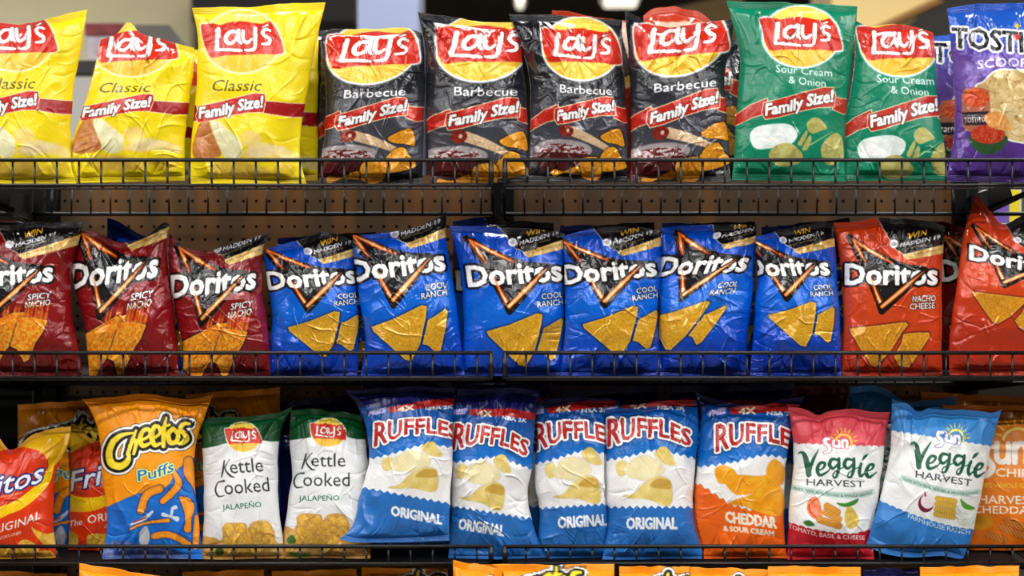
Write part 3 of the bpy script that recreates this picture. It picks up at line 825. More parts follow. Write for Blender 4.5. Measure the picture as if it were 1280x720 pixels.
def on_deck(co, lv):
    zb = ZC+(HY-DECKS[lv])*DIST/FPX
    zm = zb-.0040+.139*(co[..., 1]+(.14 if lv == 3 else 0)); s_ = .0022
    e = np.clip((co[..., 2]-zm)/s_, -30, 30)
    co[..., 2] = np.where(e > 20, co[..., 2], zm+s_*np.log1p(np.exp(e)))
    return co
def make_bags():
    for _, _, a, k in sorted(QUEUE, key=lambda q: q[:2]): build_bag(*a, **k)
def build_bag(kind, label, group, tl, tr, br, bl, t=None, r=None, b=None, l=None, Y=.055, lean=.03, th=.041, marks=None, seed=None, mat=None, lo=False, rough=1.0, shade=1.0, backcol=(150, 150, 155)):
    free = kind == 'ruffles_t'; FLOOR_Y[0] = -.12 if bl[1] > 720 else .0080
    lv = 0 if bl[1] < 260 else 1 if bl[1] < 480 else 2 if bl[1] < 720 else 3
    rs = random.Random(seed)
    nu, nv = (90, 130) if lo else (190, 264)
    C = art(kind)
    if marks is None:
        marks = refs(kind)
    M = at(None, marks, refs(kind))          # photograph frame -> artwork frame
    sv = .038                                # seal height in v
    Wt, Wb = rs.uniform(4, 7), rs.uniform(4, 7)
    ph = rs.uniform(0, 6)
    def patch(u, v):
        T = curve(tl, t, tr, u.ravel()).reshape(u.shape+(2,)) if 0 else None
        uu, vv = u[0], v[:, 0]
        Tc, Bc = curve(tl, t, tr, uu), curve(bl, b, br, uu)
        Tc = Tc+np.stack([0*uu, 1.9*fbm(uu*7+seed, uu*0, seed, 2)*np.sin(math.pi*uu)], -1)
        Lc, Rc = curve(tl, l, bl, vv), curve(tr, r, br, vv)
        Lc = Lc+np.stack([1.3*fbm(vv*9+seed, vv*0, seed+1, 2)*np.sin(math.pi*vv), 0*vv], -1); Rc = Rc+np.stack([1.3*fbm(vv*9, vv*0, seed+2, 2)*np.sin(math.pi*vv), 0*vv], -1)
        U, V = u[..., None], v[..., None]
        P = (1-V)*Tc[None]+V*Bc[None]+(1-U)*Lc[:, None]+U*Rc[:, None]
        P = P-((1-U)*(1-V)*np.array(tl)+U*(1-V)*np.array(tr)+(1-U)*V*np.array(bl)+U*V*np.array(br))
        return P
    asp = abs((tr[0]+br[0]-tl[0]-bl[0])/(bl[1]+br[1]-tl[1]-tr[1]))
    def centre(u, v):
        y = Y+lean*(1-v)
        y = y+(.009*np.sin(u*Wt+ph)+.006*np.sin(u*Wt*2.3+ph*2))*np.exp(-v/.10)
        y = y+(.005*np.sin(u*Wb+ph*1.7))*np.exp(-(1-v)/.08)
        return y
    def bulge(u, v):
        w = np.clip((v-sv)/(1-2*sv), 0, 1)
        a = np.clip(1-np.abs(2*u-1)**2.2, 0, 1)**.70
        p = np.sin(math.pi*w**.80)
        p = np.clip(p, 0, 1)**.55
        return a*p
    def to_world(P, dep):
        k = (DIST+dep)/FPX
        return np.stack([(P[..., 0]-640)*k, dep, ZC+(HY-P[..., 1])*k], -1)
    def colours(P, n):
        q = P@M[:, :2].T+M[:, 2]
        return q
    # front panel
    u, v = np.meshgrid(np.linspace(0, 1, nu), np.linspace(sv, 1-sv, nv))
    P = patch(u, v)
    cy = centre(u, v)
    em = np.clip(1-np.abs(2*u-1)**7, 0, 1)*np.clip((v-sv)/.03, 0, 1)*np.clip((1-sv-v)/.03, 0, 1)
    h = crumple(u, v, seed, asp, rough)
    thn = th*bulge(u, v)
    front = cy-thn-em*h-np.minimum(thn, .0004)
    front = np.minimum(front, cy)
    if not free: front = np.maximum(front, taken(P)+.0018)
    shift_to = front.copy()
    co1 = on_deck(to_world(P, front), lv)
    q = colours(P, 0)
    gy, gx = np.gradient(h*em)
    sx = 1/(1.0/nu*asp)
    q = q+np.stack([gx, gy], -1)*800
    c1 = ink(sample(C, q[..., 0], q[..., 1]))*shade
    nb, mb = 40, 56
    u2, v2 = np.meshgrid(np.linspace(0, 1, nb), np.linspace(sv, 1-sv, mb))
    P2 = patch(u2, v2); cy2 = centre(u2, v2)
    th2 = th*bulge(u2, v2)
    d2 = cy2+th2*.9
    if not free: d2 = np.maximum(d2, taken(P2)+.0018+th2*.25)
    k2 = to_world(P2, cy2); k2[..., 1] = d2; k2 = on_deck(k2, lv)
    P2f, d2f = P2, d2
    edgec = np.array([sample(C, *(colours(P[i:i+1, j:j+1], 0)[0, 0]+0)) if 0 else c1[i, j] for i, j in ((nv//2, 3),)])[0]
    c2 = np.empty(k2.shape, np.float32); c2[:] = lin(backcol)*.4+edgec*.6
    co = np.concatenate([co1.reshape(-1, 3), k2.reshape(-1, 3)])
    org = np.array(PW((bl[0]+br[0])/2, (bl[1]+br[1])/2, Y)); org[2] = co[:, 2].min()-.004
    fc = np.concatenate([grid_faces(nu, nv), grid_faces(nb, mb, nu*nv, True)])
    me = mesh_np('chip_bag', co-org, fc, np.concatenate([c1.reshape(-1, 3), c2.reshape(-1, 3)]))
    me.materials.append(mat or FILM)
    o = link('chip_bag', me, None, label=label, category='chip bag')
    if group: o['group'] = group
    o.location = org
    # crimped seals, thin slabs with horizontal ribs
    seals = []
    for nm, va, vb in (('top_seal', 0.0, sv), ('bottom_seal', 1-sv, 1.0)):
        n1, n2 = (60, 14) if lo else (150, 22)
        us, vs = np.meshgrid(np.linspace(0, 1, n1), np.linspace(va, vb, n2))
        Ps = patch(us, vs); cs = centre(us, vs)
        rib = .0005*np.sin(np.linspace(0, 1, n2)*math.pi*2*5)[:, None]
        jit = .0012*fbm(us*asp*16, vs*8, seed+2)
        dep = cs-.0006+rib+jit*np.clip(np.abs(vs-(sv if va == 0 else 1-sv))/sv, 0, 1)
        if not free: dep = np.maximum(dep, taken(Ps)+.0018)
        fr = on_deck(to_world(Ps, dep), lv); seals.append((Ps, dep+.001))
        bk = fr.copy(); bk[..., 1] += .0009
        qs = colours(Ps, 0); cc = ink(sample(C, qs[..., 0], qs[..., 1]))*shade
        cb = np.empty(cc.shape, np.float32); cb[:] = lin(backcol)
        a = grid_faces(n1, n2); bb = grid_faces(n1, n2, n1*n2, True)
        rim = []
        N = n1*n2
        tp = list(range(n1)); bt = list(range((n2-1)*n1, N)); lf = [i*n1 for i in range(n2)]; rt = [i*n1+n1-1 for i in range(n2)]
        for line, fl in ((tp, 0), (bt, 1), (lf, 1), (rt, 0)):
            for i, j in zip(line[:-1], line[1:]):
                rim.append((i, j, j+N, i+N) if not fl else (j, i, i+N, j+N))
        ms = mesh_np(nm, np.concatenate([fr.reshape(-1, 3), bk.reshape(-1, 3)])-org, np.concatenate([a, bb, np.array(rim)]), np.concatenate([cc.reshape(-1, 3), cb.reshape(-1, 3)]))
        ms.materials.append(mat or FILM)
        link(nm, ms, o)
    u3, v3 = np.meshgrid(np.linspace(0, 1, 170), np.linspace(sv, 1-sv, 240))
    P3 = patch(u3, v3); c3 = centre(u3, v3)+th*bulge(u3, v3)*.9
    if not free: c3 = np.maximum(c3, taken(P3)+.0018+th*bulge(u3, v3)*.25)
    P3 = np.concatenate([P3.reshape(-1, 2)]+[q.reshape(-1, 2) for q, _ in seals]); c3 = np.concatenate([c3.ravel()]+[d.ravel() for _, d in seals])
    occupy(P3, c3)
    return o

G1, G2, G3 = 'yellow potato chip bags on the top shelf', 'black barbecue chip bags on the top shelf', 'green sour cream and onion chip bags on the top shelf'
GS, GC, GN = 'dark red spicy nacho tortilla chip bags', 'blue cool ranch tortilla chip bags', 'orange nacho cheese tortilla chip bags'
GR, GK, GF, GP, GV = 'blue and white ridged potato chip bags', 'white kettle cooked chip bags', 'orange and yellow corn chip bags', 'orange cheese puff bags', 'veggie harvest chip bags'
# ---- top shelf, front row
bag('classic', 'yellow classic potato chip bag cut off by the left edge, top shelf', G1, (-45, 22), (109, 12), (96, 231), (-52, 231),
    t=[(0, 27), (35, 30), (70, 21)], r=[(101, 60), (91, 120), (88, 180), (90, 210)], marks=[(20, 47), (-34, 145), (45, 131)], Y=.052)
bag('classic', 'yellow classic potato chip bag leaning, with its top folded down over the logo', G1, (126, 50), (243, 60), (231, 226), (85, 229),
    t=[(146, 42), (161, 29), (178, 42), (212, 52)], l=[(113, 105), (99, 148), (85, 192)], r=[(243, 78), (236, 130), (231, 180)], marks=[(170, 58), (103, 146), (187, 133)], Y=.056, rough=1.4)
bag('classic', 'tall yellow classic potato chip bag beside the first black barbecue bag', G1, (240, 10), (407, 3), (384, 233), (238, 230),
    t=[(320, 8), (370, 4)], l=[(247, 48), (245, 110), (239, 180)], r=[(396, 50), (388, 92), (380, 140), (375, 195)], Y=.052)
bag('bbq', 'black barbecue chip bag beside the tall yellow bag, top folded back', G2, (402, 46), (528, 42), (528, 230), (398, 229),
    t=[(414, 37), (455, 36), (505, 35)], l=[(404, 80), (407, 120), (405, 170)], r=[(531, 90), (530, 150)], marks=[(467, 62), (423, 158), (507, 138)], Y=.058, mat=FILMX, rough=1.2)
bag('bbq', 'black barbecue chip bag with pointed upper left corner beneath the blue-grey column', G2, (522, 15), (650, 28), (661, 228), (538, 228),
    t=[(560, 21), (605, 27)], l=[(530, 50), (535, 100), (533, 150)], r=[(652, 70), (657, 110), (660, 160)], marks=[(605, 56), (561, 157), (647, 140)], Y=.055, mat=FILMX, rough=1.2)
bag('bbq', 'black barbecue chip bag with a red bag tip showing behind its top', G2, (636, 18), (778, 25), (784, 228), (660, 228),
    t=[(700, 19)], l=[(647, 45), (659, 84), (663, 120), (662, 170)], r=[(777, 60), (782, 120), (785, 175)], Y=.052, mat=FILMX, rough=1.25)
bag('bbq', 'black barbecue chip bag beside the tall green bag, rolled orange bag top behind', G2, (781, 12), (917, 24), (913, 227), (788, 227),
    t=[(797, 21), (815, 31), (850, 33), (885, 28)], l=[(785, 60), (787, 110), (789, 160)], r=[(914, 55), (906, 95), (909, 150)], marks=[(852, 48), (813, 154), (897, 128)], Y=.049, mat=FILMX, rough=1.25)
bag('sour', 'tall green sour cream and onion chip bag beside the last black bag', G3, (908, 1), (1072, 8), (1056, 227), (915, 225),
    t=[(960, 3), (1030, 5)], l=[(917, 34), (925, 78), (922, 120), (919, 170)], r=[(1068, 50), (1062, 100), (1056, 150)], Y=.046, rough=1.1)
bag('sour', 'shorter green sour cream and onion chip bag beside the purple bags', G3, (1068, 25), (1166, 41), (1184, 226), (1056, 226),
    t=[(1090, 33), (1130, 31)], l=[(1069, 70), (1064, 110), (1057, 150)], r=[(1170, 80), (1172, 130), (1180, 180)], marks=[(1124, 53), (1089, 158.5), (1172, 138)], Y=.054, rough=1.1)
bag('tostitos', 'purple and blue tortilla scoop bag in front, cut off by the right edge', 'purple tortilla scoop bags', (1184, 11), (1322, 3), (1330, 229), (1182, 227),
    t=[(1215, 5), (1262, 4)], l=[(1189, 60), (1193, 120), (1192, 170)], Y=.052, mat=FILMX, rough=1.2)
bag('tostitos', 'purple and blue tortilla scoop bag wedged behind the front one, lower, beside the green bag', 'purple tortilla scoop bags', (1163, 46), (1290, 32), (1290, 222), (1172, 222),
    marks=[(1166, 73), (1215, 81), (1189, 177)], Y=.135, mat=FILMX, lo=False, rough=1.2)
# ---- top shelf, bags behind
bag('classic', 'yellow bag edge behind the right side of the tall yellow bag', None, (270, 30), (398, 36), (397, 226), (262, 226), marks=[(333, 60), (279, 160), (358, 146)], Y=.135, lo=True)
bag('bbq', 'black bag behind, between the tall yellow bag and first barbecue bag', None, (384, 42), (512, 42), (512, 224), (388, 224), t=[(394, 38)], marks=[(460, 62), (430, 160), (500, 148)], Y=.155, mat=FILMX, lo=True, rough=1.6)
bag('classic', 'yellow bag behind, in the gap right of the leaning yellow bag', None, (150, 70), (247, 62), (246, 224), (140, 224), marks=[(200, 90), (140, 175), (225, 165)], Y=.135, lo=True)
bag('nacho', 'red bag tip behind the third black barbecue bag', None, (690, 13), (786, 26), (800, 224), (690, 224), t=[(712, 15), (750, 22)], marks=[(640, 154), (750, 155), (690, 185)], Y=.135, lo=True)
bag('nacho', 'orange rolled bag top behind the fourth black barbecue bag', None, (804, 20), (892, 30), (894, 224), (806, 224), t=[(818, 10), (845, 9), (875, 15)], marks=[(600, 154), (720, 155), (650, 185)], Y=.135, lo=True)
bag('bbq', 'dark chip bag behind, in the gap left of the tall green bag', None, (815, 52), (926, 50), (926, 224), (815, 224), marks=[(872, 10), (830, 120), (912, 105)], Y=.175, mat=FILMX, lo=True)
# ---- middle shelf
D = lambda d, s, v: [d, s, v]
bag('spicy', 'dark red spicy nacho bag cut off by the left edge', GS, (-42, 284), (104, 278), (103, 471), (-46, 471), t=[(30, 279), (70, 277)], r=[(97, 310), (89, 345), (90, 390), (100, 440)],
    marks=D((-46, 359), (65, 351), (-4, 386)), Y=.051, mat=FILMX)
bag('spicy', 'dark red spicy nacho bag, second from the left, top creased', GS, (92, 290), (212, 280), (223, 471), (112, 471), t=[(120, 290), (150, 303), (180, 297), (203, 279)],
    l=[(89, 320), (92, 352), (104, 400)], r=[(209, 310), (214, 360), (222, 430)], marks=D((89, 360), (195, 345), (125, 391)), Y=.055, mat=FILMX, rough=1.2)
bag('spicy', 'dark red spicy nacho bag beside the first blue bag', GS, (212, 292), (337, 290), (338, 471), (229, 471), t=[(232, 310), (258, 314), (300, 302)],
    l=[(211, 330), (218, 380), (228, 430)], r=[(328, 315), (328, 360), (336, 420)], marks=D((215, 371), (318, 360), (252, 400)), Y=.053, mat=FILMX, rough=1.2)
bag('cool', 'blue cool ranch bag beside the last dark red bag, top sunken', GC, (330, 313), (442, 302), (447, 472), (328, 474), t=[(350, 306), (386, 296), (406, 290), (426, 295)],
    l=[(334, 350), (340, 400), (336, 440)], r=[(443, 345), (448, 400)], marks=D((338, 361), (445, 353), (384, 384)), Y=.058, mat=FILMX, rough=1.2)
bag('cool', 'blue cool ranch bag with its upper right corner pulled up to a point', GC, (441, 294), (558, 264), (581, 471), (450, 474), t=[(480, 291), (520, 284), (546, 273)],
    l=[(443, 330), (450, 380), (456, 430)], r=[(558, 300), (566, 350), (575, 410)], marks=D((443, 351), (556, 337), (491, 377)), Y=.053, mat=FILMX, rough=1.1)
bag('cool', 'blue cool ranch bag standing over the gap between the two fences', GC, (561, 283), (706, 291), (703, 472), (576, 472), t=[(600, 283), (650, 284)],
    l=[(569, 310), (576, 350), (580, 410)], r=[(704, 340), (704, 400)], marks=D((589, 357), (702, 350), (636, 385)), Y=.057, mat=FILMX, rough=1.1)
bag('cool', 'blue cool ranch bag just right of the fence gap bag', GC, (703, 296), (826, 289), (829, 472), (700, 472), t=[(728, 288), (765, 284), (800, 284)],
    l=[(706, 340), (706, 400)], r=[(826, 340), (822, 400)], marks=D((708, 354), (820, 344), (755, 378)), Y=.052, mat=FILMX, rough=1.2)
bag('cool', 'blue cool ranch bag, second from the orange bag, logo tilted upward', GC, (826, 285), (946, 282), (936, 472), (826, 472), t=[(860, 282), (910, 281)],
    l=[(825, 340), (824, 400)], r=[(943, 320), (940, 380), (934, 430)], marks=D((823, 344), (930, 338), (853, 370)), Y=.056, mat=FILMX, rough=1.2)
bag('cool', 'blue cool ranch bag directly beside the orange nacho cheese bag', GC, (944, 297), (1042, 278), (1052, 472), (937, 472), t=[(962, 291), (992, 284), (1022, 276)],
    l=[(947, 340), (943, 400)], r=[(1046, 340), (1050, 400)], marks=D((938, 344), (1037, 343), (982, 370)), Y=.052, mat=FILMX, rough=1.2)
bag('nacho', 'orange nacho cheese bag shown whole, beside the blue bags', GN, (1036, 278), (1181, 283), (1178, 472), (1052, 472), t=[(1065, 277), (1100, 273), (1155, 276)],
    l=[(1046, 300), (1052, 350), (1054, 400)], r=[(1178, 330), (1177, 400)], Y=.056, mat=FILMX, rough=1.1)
bag('dark', 'dark red nacho bag wedged behind, between the two orange bags', None, (1110, 288), (1204, 284), (1206, 470), (1095, 470), t=[(1140, 281), (1175, 277)],
    marks=D((1179, 350), (1285, 350), (1222, 381)), Y=.14, mat=FILMX, rough=1.4)
bag('nacho', 'orange nacho cheese bag with tall pointed corner, cut off by the right edge', GN, (1220, 243), (1345, 258), (1330, 470), (1187, 470), t=[(1238, 264), (1253, 280), (1272, 272), (1300, 262)],
    l=[(1206, 288), (1197, 345), (1190, 400), (1186, 435)], marks=D((1215, 324), (1322, 346), (1255, 354)), Y=.05, mat=FILMX)
back = [('cool', 'dark blue bag corner behind the second dark red bag', (134, 272), (226, 312), [(152, 279), (190, 300)]),
        ('cool', 'dark bag top behind the first blue bag', (347, 298), (470, 290), None), ('cool', 'dark blue bag top behind the bag at the fence gap', (566, 277), (692, 279), [(600, 272), (640, 275)]),
        ('cool', 'dark bag top behind the fourth blue bag', (700, 283), (818, 278), None), ('cool', 'dark bag top behind the fifth blue bag', (828, 279), (944, 277), None),
        ('cool', 'dark bag top behind the last blue bag', (952, 284), (1062, 272), [(1000, 280)])]
for i, (k, lb, a, c, t) in enumerate(back):
    bag(k, lb, None, a, c, (c[0]+2, 468), (a[0], 468), t=t, marks=D((a[0]+8, a[1]+84), (a[0]+118, a[1]+84), (a[0]+50, a[1]+112)), Y=.14, lo=True, mat=FILMX, rough=1.4)
# ---- bottom shelf
bag('fritos', 'orange and gold corn chip bag cut off by the left edge', GF, (-62, 542), (89, 533), (76, 701), (-70, 701), t=[(-10, 541), (13, 562), (40, 545), (64, 536)],
    r=[(85, 556), (71, 590), (66, 640), (71, 690)], Y=.054)
bag('fritos', 'orange and gold corn chip bag half hidden behind the cheese puff bag', GF, (86, 533), (190, 560), (182, 698), (85, 700), t=[(94, 534), (125, 552)],
    l=[(88, 570), (88, 620), (86, 660)], marks=[(89, 615), (172, 592), (93, 656)], Y=.125)
bag('cheetos', 'orange cheese puff bag with blue lower half, wide flared top', None, (102, 499), (266, 493), (254, 700), (126, 701), t=[(140, 496), (180, 492), (232, 499)],
    l=[(114, 514), (124, 545), (128, 590), (134, 640), (131, 680)], r=[(258, 515), (245, 555), (243, 600), (249, 655)], Y=.052, mat=FILMM)
bag('kettle', 'white kettle cooked jalapeño bag beside the cheese puff bag', GK, (252, 523), (367, 507), (355, 703), (250, 702), t=[(300, 521), (342, 517)],
    l=[(253, 560), (254, 600), (255, 650)], r=[(352, 536), (348, 570), (348, 620), (353, 670)], marks=[(304, 546), (275, 597), (338, 614)], Y=.054, mat=FILMM)
bag('kettle', 'white kettle cooked jalapeño bag beside the first ridged chip bag', GK, (363, 513), (452, 520), (463, 702), (347, 703), t=[(385, 511), (425, 514)],
    l=[(362, 550), (364, 600), (355, 660)], r=[(457, 548), (461, 600), (463, 660)], Y=.06, mat=FILMM)
bag('ruffles_t', 'blue and white ridged chip bag tilted forward onto the fence rail', GR, (430, 487), (569, 484), (562, 676), (425, 674), t=[(470, 486), (520, 483)],
    l=[(447, 508), (459, 545), (460, 585), (448, 625), (442, 655)], r=[(566, 540), (564, 600), (562, 650)], b=[(445, 678), (500, 678)], marks=[(469, 557), (571, 545), (489, 644)], Y=.026, lean=.05, th=.038)
bag('ruffles_s', 'blue and white ridged chip bag over the lower fence gap', GR, (564, 487), (674, 488), (684, 703), (560, 703), t=[(600, 485), (640, 484)],
    l=[(565, 560), (564, 640)], r=[(669, 530), (666, 580), (660, 620), (669, 665)], marks=[(566, 561), (658, 567), (572.8, 661)], Y=.057, rough=1.2)
bag('ruffles', 'blue and white ridged chip bag partly covered on its right by its neighbour', GR, (669, 503), (775, 500), (768, 703), (668, 703), t=[(700, 497), (735, 496)],
    l=[(671, 550), (668, 600), (675, 650)], marks=[(671, 562), (768, 553), (698, 660)], Y=.064)
bag('ruffles', 'blue and white ridged chip bag beside the orange cheddar one', GR, (756, 509), (871, 499), (881, 703), (752, 703), t=[(800, 504), (845, 500)],
    l=[(758, 560), (759, 620), (760, 660)], r=[(873, 540), (868, 600), (866, 640)], Y=.052)
bag('cheddar', 'blue and orange cheddar ridged chip bag', None, (868, 489), (1006, 495), (985, 703), (868, 703), t=[(895, 499), (945, 508), (978, 499)],
    l=[(876, 512), (873, 560), (868, 620), (866, 660)], r=[(994, 520), (985, 560), (981, 610), (980, 660)], marks=[(896, 563.5), (1000, 560), (907.5, 652.5)], Y=.058)
bag('veggie', 'white veggie chip bag with pink-red top and tomato', GV, (984, 506), (1113, 515), (1093, 703), (984, 703), t=[(1005, 511), (1022, 520), (1036, 514), (1065, 511), (1092, 515)],
    l=[(990, 540), (992, 580), (986, 640)], r=[(1107, 545), (1104, 580), (1098, 620), (1091, 660)], Y=.052, mat=FILMM, rough=.9)
bag('ranch', 'white veggie chip bag with light blue top, tilted over its neighbours', GV, (1115, 499), (1252, 512), (1202, 703), (1083, 681), t=[(1135, 505), (1148, 514), (1172, 509), (1220, 514), (1240, 516)],
    l=[(1114, 530), (1113, 560), (1101, 620), (1090, 655)], r=[(1244, 540), (1234, 580), (1222, 640), (1213, 675)], b=[(1105, 692), (1140, 697), (1180, 695)],
    marks=[(1144, 597), (1213.4, 607.5), (1195, 548)], Y=.05, mat=FILMM, rough=.9)
bag('sun', 'orange whole grain chip bag behind the light blue one, at the right edge', None, (1178, 506), (1380, 509), (1380, 702), (1188, 702), Y=.13, mat=FILMM, rough=.9,
    marks=[(1220, 580), (1280, 580), (1220, 650)])
cm = lambda x, y: [(x, y), (x+103, y-35), (x+62, y+7)]
bag('cheetos', 'shadowed orange snack bag behind the gold corn chip bags', None, (22, 506), (150, 497), (150, 698), (24, 698), marks=cm(30, 585), Y=.165, lo=True)
bag('cheetos', 'shadowed orange snack bag behind the white kettle bags', None, (232, 493), (350, 484), (350, 698), (240, 698), marks=cm(190, 575), Y=.15, lo=True)
rm = lambda x, y: [(x, y), (x+101, y-3), (x+22, y+104)]
bag('ruffles', 'dark blue bag visible between the white kettle bags', None, (328, 505), (450, 492), (450, 698), (332, 698), marks=rm(355, 960), Y=.19, lo=True)
for lb, a, c in (('dark blue bag top behind the tilted ridged chip bag', (452, 480), (566, 477)), ('dark blue bag top behind the bag at the lower fence gap', (572, 480), (690, 479)),
                 ('dark blue bag top behind the covered ridged chip bag', (700, 489), (822, 481)), ('dark blue bag top behind the cheddar ridged chip bag', (838, 483), (992, 479))):
    bag('ruffles', lb, None, a, c, (c[0], 698), (a[0], 698), marks=rm(a[0]+10, a[1]+76), Y=.15, lo=True, rough=1.4)
bag('dark', 'dark red bag in shadow behind the pink-topped veggie bag', None, (996, 486), (1060, 483), (1060, 698), (996, 698), marks=D((960, 640), (1060, 640), (1000, 670)), Y=.19, lo=True)
bag('ranch', 'shadowed blue bag behind the pink-topped veggie bag', None, (1062, 484), (1196, 496), (1186, 698), (1066, 698), t=[(1100, 482), (1130, 500), (1160, 501)], marks=[(1090, 590), (1160, 592), (1136, 536)], Y=.14, lo=True)
bag('sun', 'shadowed orange bag behind the light blue veggie bag', None, (1150, 489), (1290, 497), (1290, 698), (1200, 698), marks=[(1190, 560), (1250, 560), (1190, 630)], Y=.175, lo=True)
# ---- tops of the bags on the lowest shelf
low = [(-30, 713, 84, 717, .05, 'brown-orange bag top below the bottom fence, at the left edge'), (99, 704, 214, 722, -.045, 'orange bag top below the cheese puff bag'),
       (228, 715, 330, 712, .06, 'brown-orange bag top below the first white kettle bag'), (340, 714, 446, 711, .055, 'brown-orange bag top below the second white kettle bag'),
       (452, 709, 560, 711, .03, 'dark orange bag top with yellow letters below the tilted ridged bag'), (566, 700, 628, 712, -.055, 'narrow orange bag top just left of the lower fence gap'),
       (590, 706, 768, 705, -.05, 'orange bag top right of the lower fence gap'), (774, 708, 862, 709, -.055, 'orange bag top below the last blue ridged bag'),
       (850, 708, 962, 712, -.05, 'orange bag top below the cheddar bag'), (960, 708, 1076, 709, -.06, 'bright orange bag top below the pink-topped veggie bag'),
       (1150, 709, 1274, 707, -.04, 'orange bag top at the bottom right corner')]
for i, (x0, y0, x1, y1, Y, lb) in enumerate(low):
    bag('cheetos', lb, 'orange bags on the lowest shelf', (x0, y0), (x1, y1), (x1-3, y1+212), (x0+3, y0+212), marks=cm((x0+x1)/2-55, y0+[92, 92, 88, 88, 68, 92, 66, 72, 78, 98, 90][i]), Y=Y, lo=True, mat=FILMM)
bag('ruffles', 'dark blue bag top beside the orange bag at the bottom right', None, (1080, 711), (1148, 710), (1150, 922), (1080, 922), marks=rm(1066, 790), Y=.0, lo=True)

make_bags()

# ---------------------------------------------------------------- shelving
BLK = simple('black_enamel_wire', (12, 12, 14), .34, 0, spec=.5)
DARK = simple('dark_shelf_steel', (7, 7, 7), .7, var=.1, spec=.2)
zf = lambda py: PW(0, py, 0)[2]
X0 = lambda px: (px-640)*DIST/FPX
zs = {1: (zf(200), zf(231.5)), 2: (zf(441), zf(472)), 3: (zf(683), zf(704.5)), 4: (zf(902), zf(926))}
units = [(-705, -47, 0), (-41, 616, 1), (629, 1286, 1), (1292, 1950, 0)]
place = {1: 'top', 2: 'middle', 3: 'bottom visible', 4: 'lowest'}
side = ['beyond the left edge', 'left of the fence gap', 'right of the fence gap', 'beyond the right edge']
DEP = .40
for lv, (zt, zb) in zs.items():
    for ui, (a, b, main) in enumerate(units):
        xa, xb = X0(a), X0(b)
        r = bpy.data.objects.new('wire_shelf', None); COL.objects.link(r)
        r.location = ((xa+xb)/2, -.14 if lv == 4 else 0, zb); DEP = .54 if lv == 4 else .40; r['label'] = f'black wire shelf, {place[lv]} level, {side[ui]}'; r['category'] = 'shelf'; r['group'] = 'black wire shelves'
        ox, oz = (xa+xb)/2, zb
        xa -= ox; xb -= ox; t = zt-oz
        MB().rod([(xa, 0, t), (xb, 0, t)], .0035).build('top_rail', BLK, r, True)
        MB().rod([(xa, 0, 0), (xb, 0, 0)], .0028).build('bottom_rail', BLK, r, True)
        for x in (xa+.003, xb-.003): MB().rod([(x, 0, 0), (x, 0, t)], .0044).build('end_post', BLK, r, True)
        if main and lv < 4:
            n = 23
            for k in range(1, n+1):
                x = xa+(xb-xa)*(k+.03)/(n+.75)
                MB().rod([(x, .0032, t), (x, .0032, .008), (x+.0005, .0045, .001), (x+.001, .007, -.003)], .0020, 6).build('fence_wire', BLK, r, True)
            for k in range(1, n+1):
                x = xa+(xb-xa)*(k+.03)/(n+.75)
                MB().rod([(x, DEP-.003, -.001), (x, DEP-.003, t+.006)], .0019, 6).build('back_wire', BLK, r, True)
        MB().rod([(xa, DEP, -.001), (xb, DEP, -.001)], .0042).build('back_rail', BLK, r, True)
        # sloping deck that carries the bags, and the side arms
        sl = .139
        MB().poly([(xa+.005, .018, -.0055+.0025), (xa+.005, .30, -.0055+.300*sl), (xa+.005, .30, -.0075+.300*sl), (xa+.005, .018, -.0075+.0025)], (xb-xa-.010, 0, 0)).build('deck', DARK, r)
        for x in (xa-.001, xb-.003):
            MB().poly([(x, .006, -.012), (x, .006, -.0085), (x, DEP+.012, -.004), (x, DEP+.012, -.016)], (.004, 0, 0)).build('side_arm', DARK, r)
        if not main and lv < 4:
            x = xb-.004 if ui == 0 else xa
            MB().poly([(x, .135, -.004), (x, .16, .026), (x, DEP+.012, .036), (x, DEP+.012, -.004)], (.004, 0, 0)).build('side_guard', DARK, r)
# uprights and pegboard
UPR = simple('dark_upright_steel', (8, 8, 8), .7, var=.1, spec=.2)
for px, lb in ((-604, 'slotted dark shelf upright beyond the left edge'), (58, 'slotted dark shelf upright near the left edge'), (628, 'slotted dark shelf upright behind the fence gap'), (1207, 'slotted dark shelf upright near the right edge'), (1790, 'slotted dark shelf upright beyond the right edge')):
    x = (px-640)*(DIST+.425)/FPX
    m = MB().box(x-.023, x+.023, .413, .447, 0, 1.655)
    o = m.build('shelf_upright', UPR, bevel=.002, label=lb, category='upright', group='shelf uprights')
    for k in range(0, 56):
        pass
    s = MB()
    for k in range(53): s.box(x-.0035, x+.0035, .4115, .4128, .06+k*.03, .078+k*.03)
    s.build('slot_strip', simple('slot_black', (6, 6, 6), .8), o)
m, nt, b = nodes('perforated_hardboard')
tc = nt.nodes.new('ShaderNodeTexCoord'); sp = nt.nodes.new('ShaderNodeSeparateXYZ'); nt.links.new(tc.outputs['Object'], sp.inputs[0])
def mth(op, a, b_=None, c=None):
    n = nt.nodes.new('ShaderNodeMath'); n.operation = op
    for i, v in enumerate((a, b_, c)):
        if v is None: continue
        if isinstance(v, (int, float)): n.inputs[i].default_value = v
        else: nt.links.new(v, n.inputs[i])
    return n.outputs[0]
def cell(s, off): return mth('SUBTRACT', mth('FRACT', mth('DIVIDE', mth('ADD', s, off), .0254)), .5)
yb = .452
hx = -((192.8-640)*(DIST+yb)/FPX)+.0127; hz = -(ZC+(HY-283.3)*(DIST+yb)/FPX)+.0127
cx, cz = cell(sp.outputs['X'], hx+.0254*200), cell(sp.outputs['Z'], hz+.0254*200)
d = mth('SQRT', mth('ADD', mth('MULTIPLY', cx, cx), mth('MULTIPLY', cz, cz)))
hole = mth('LESS_THAN', d, .125)
n1 = nt.nodes.new('ShaderNodeTexNoise'); n1.inputs['Scale'].default_value = 3
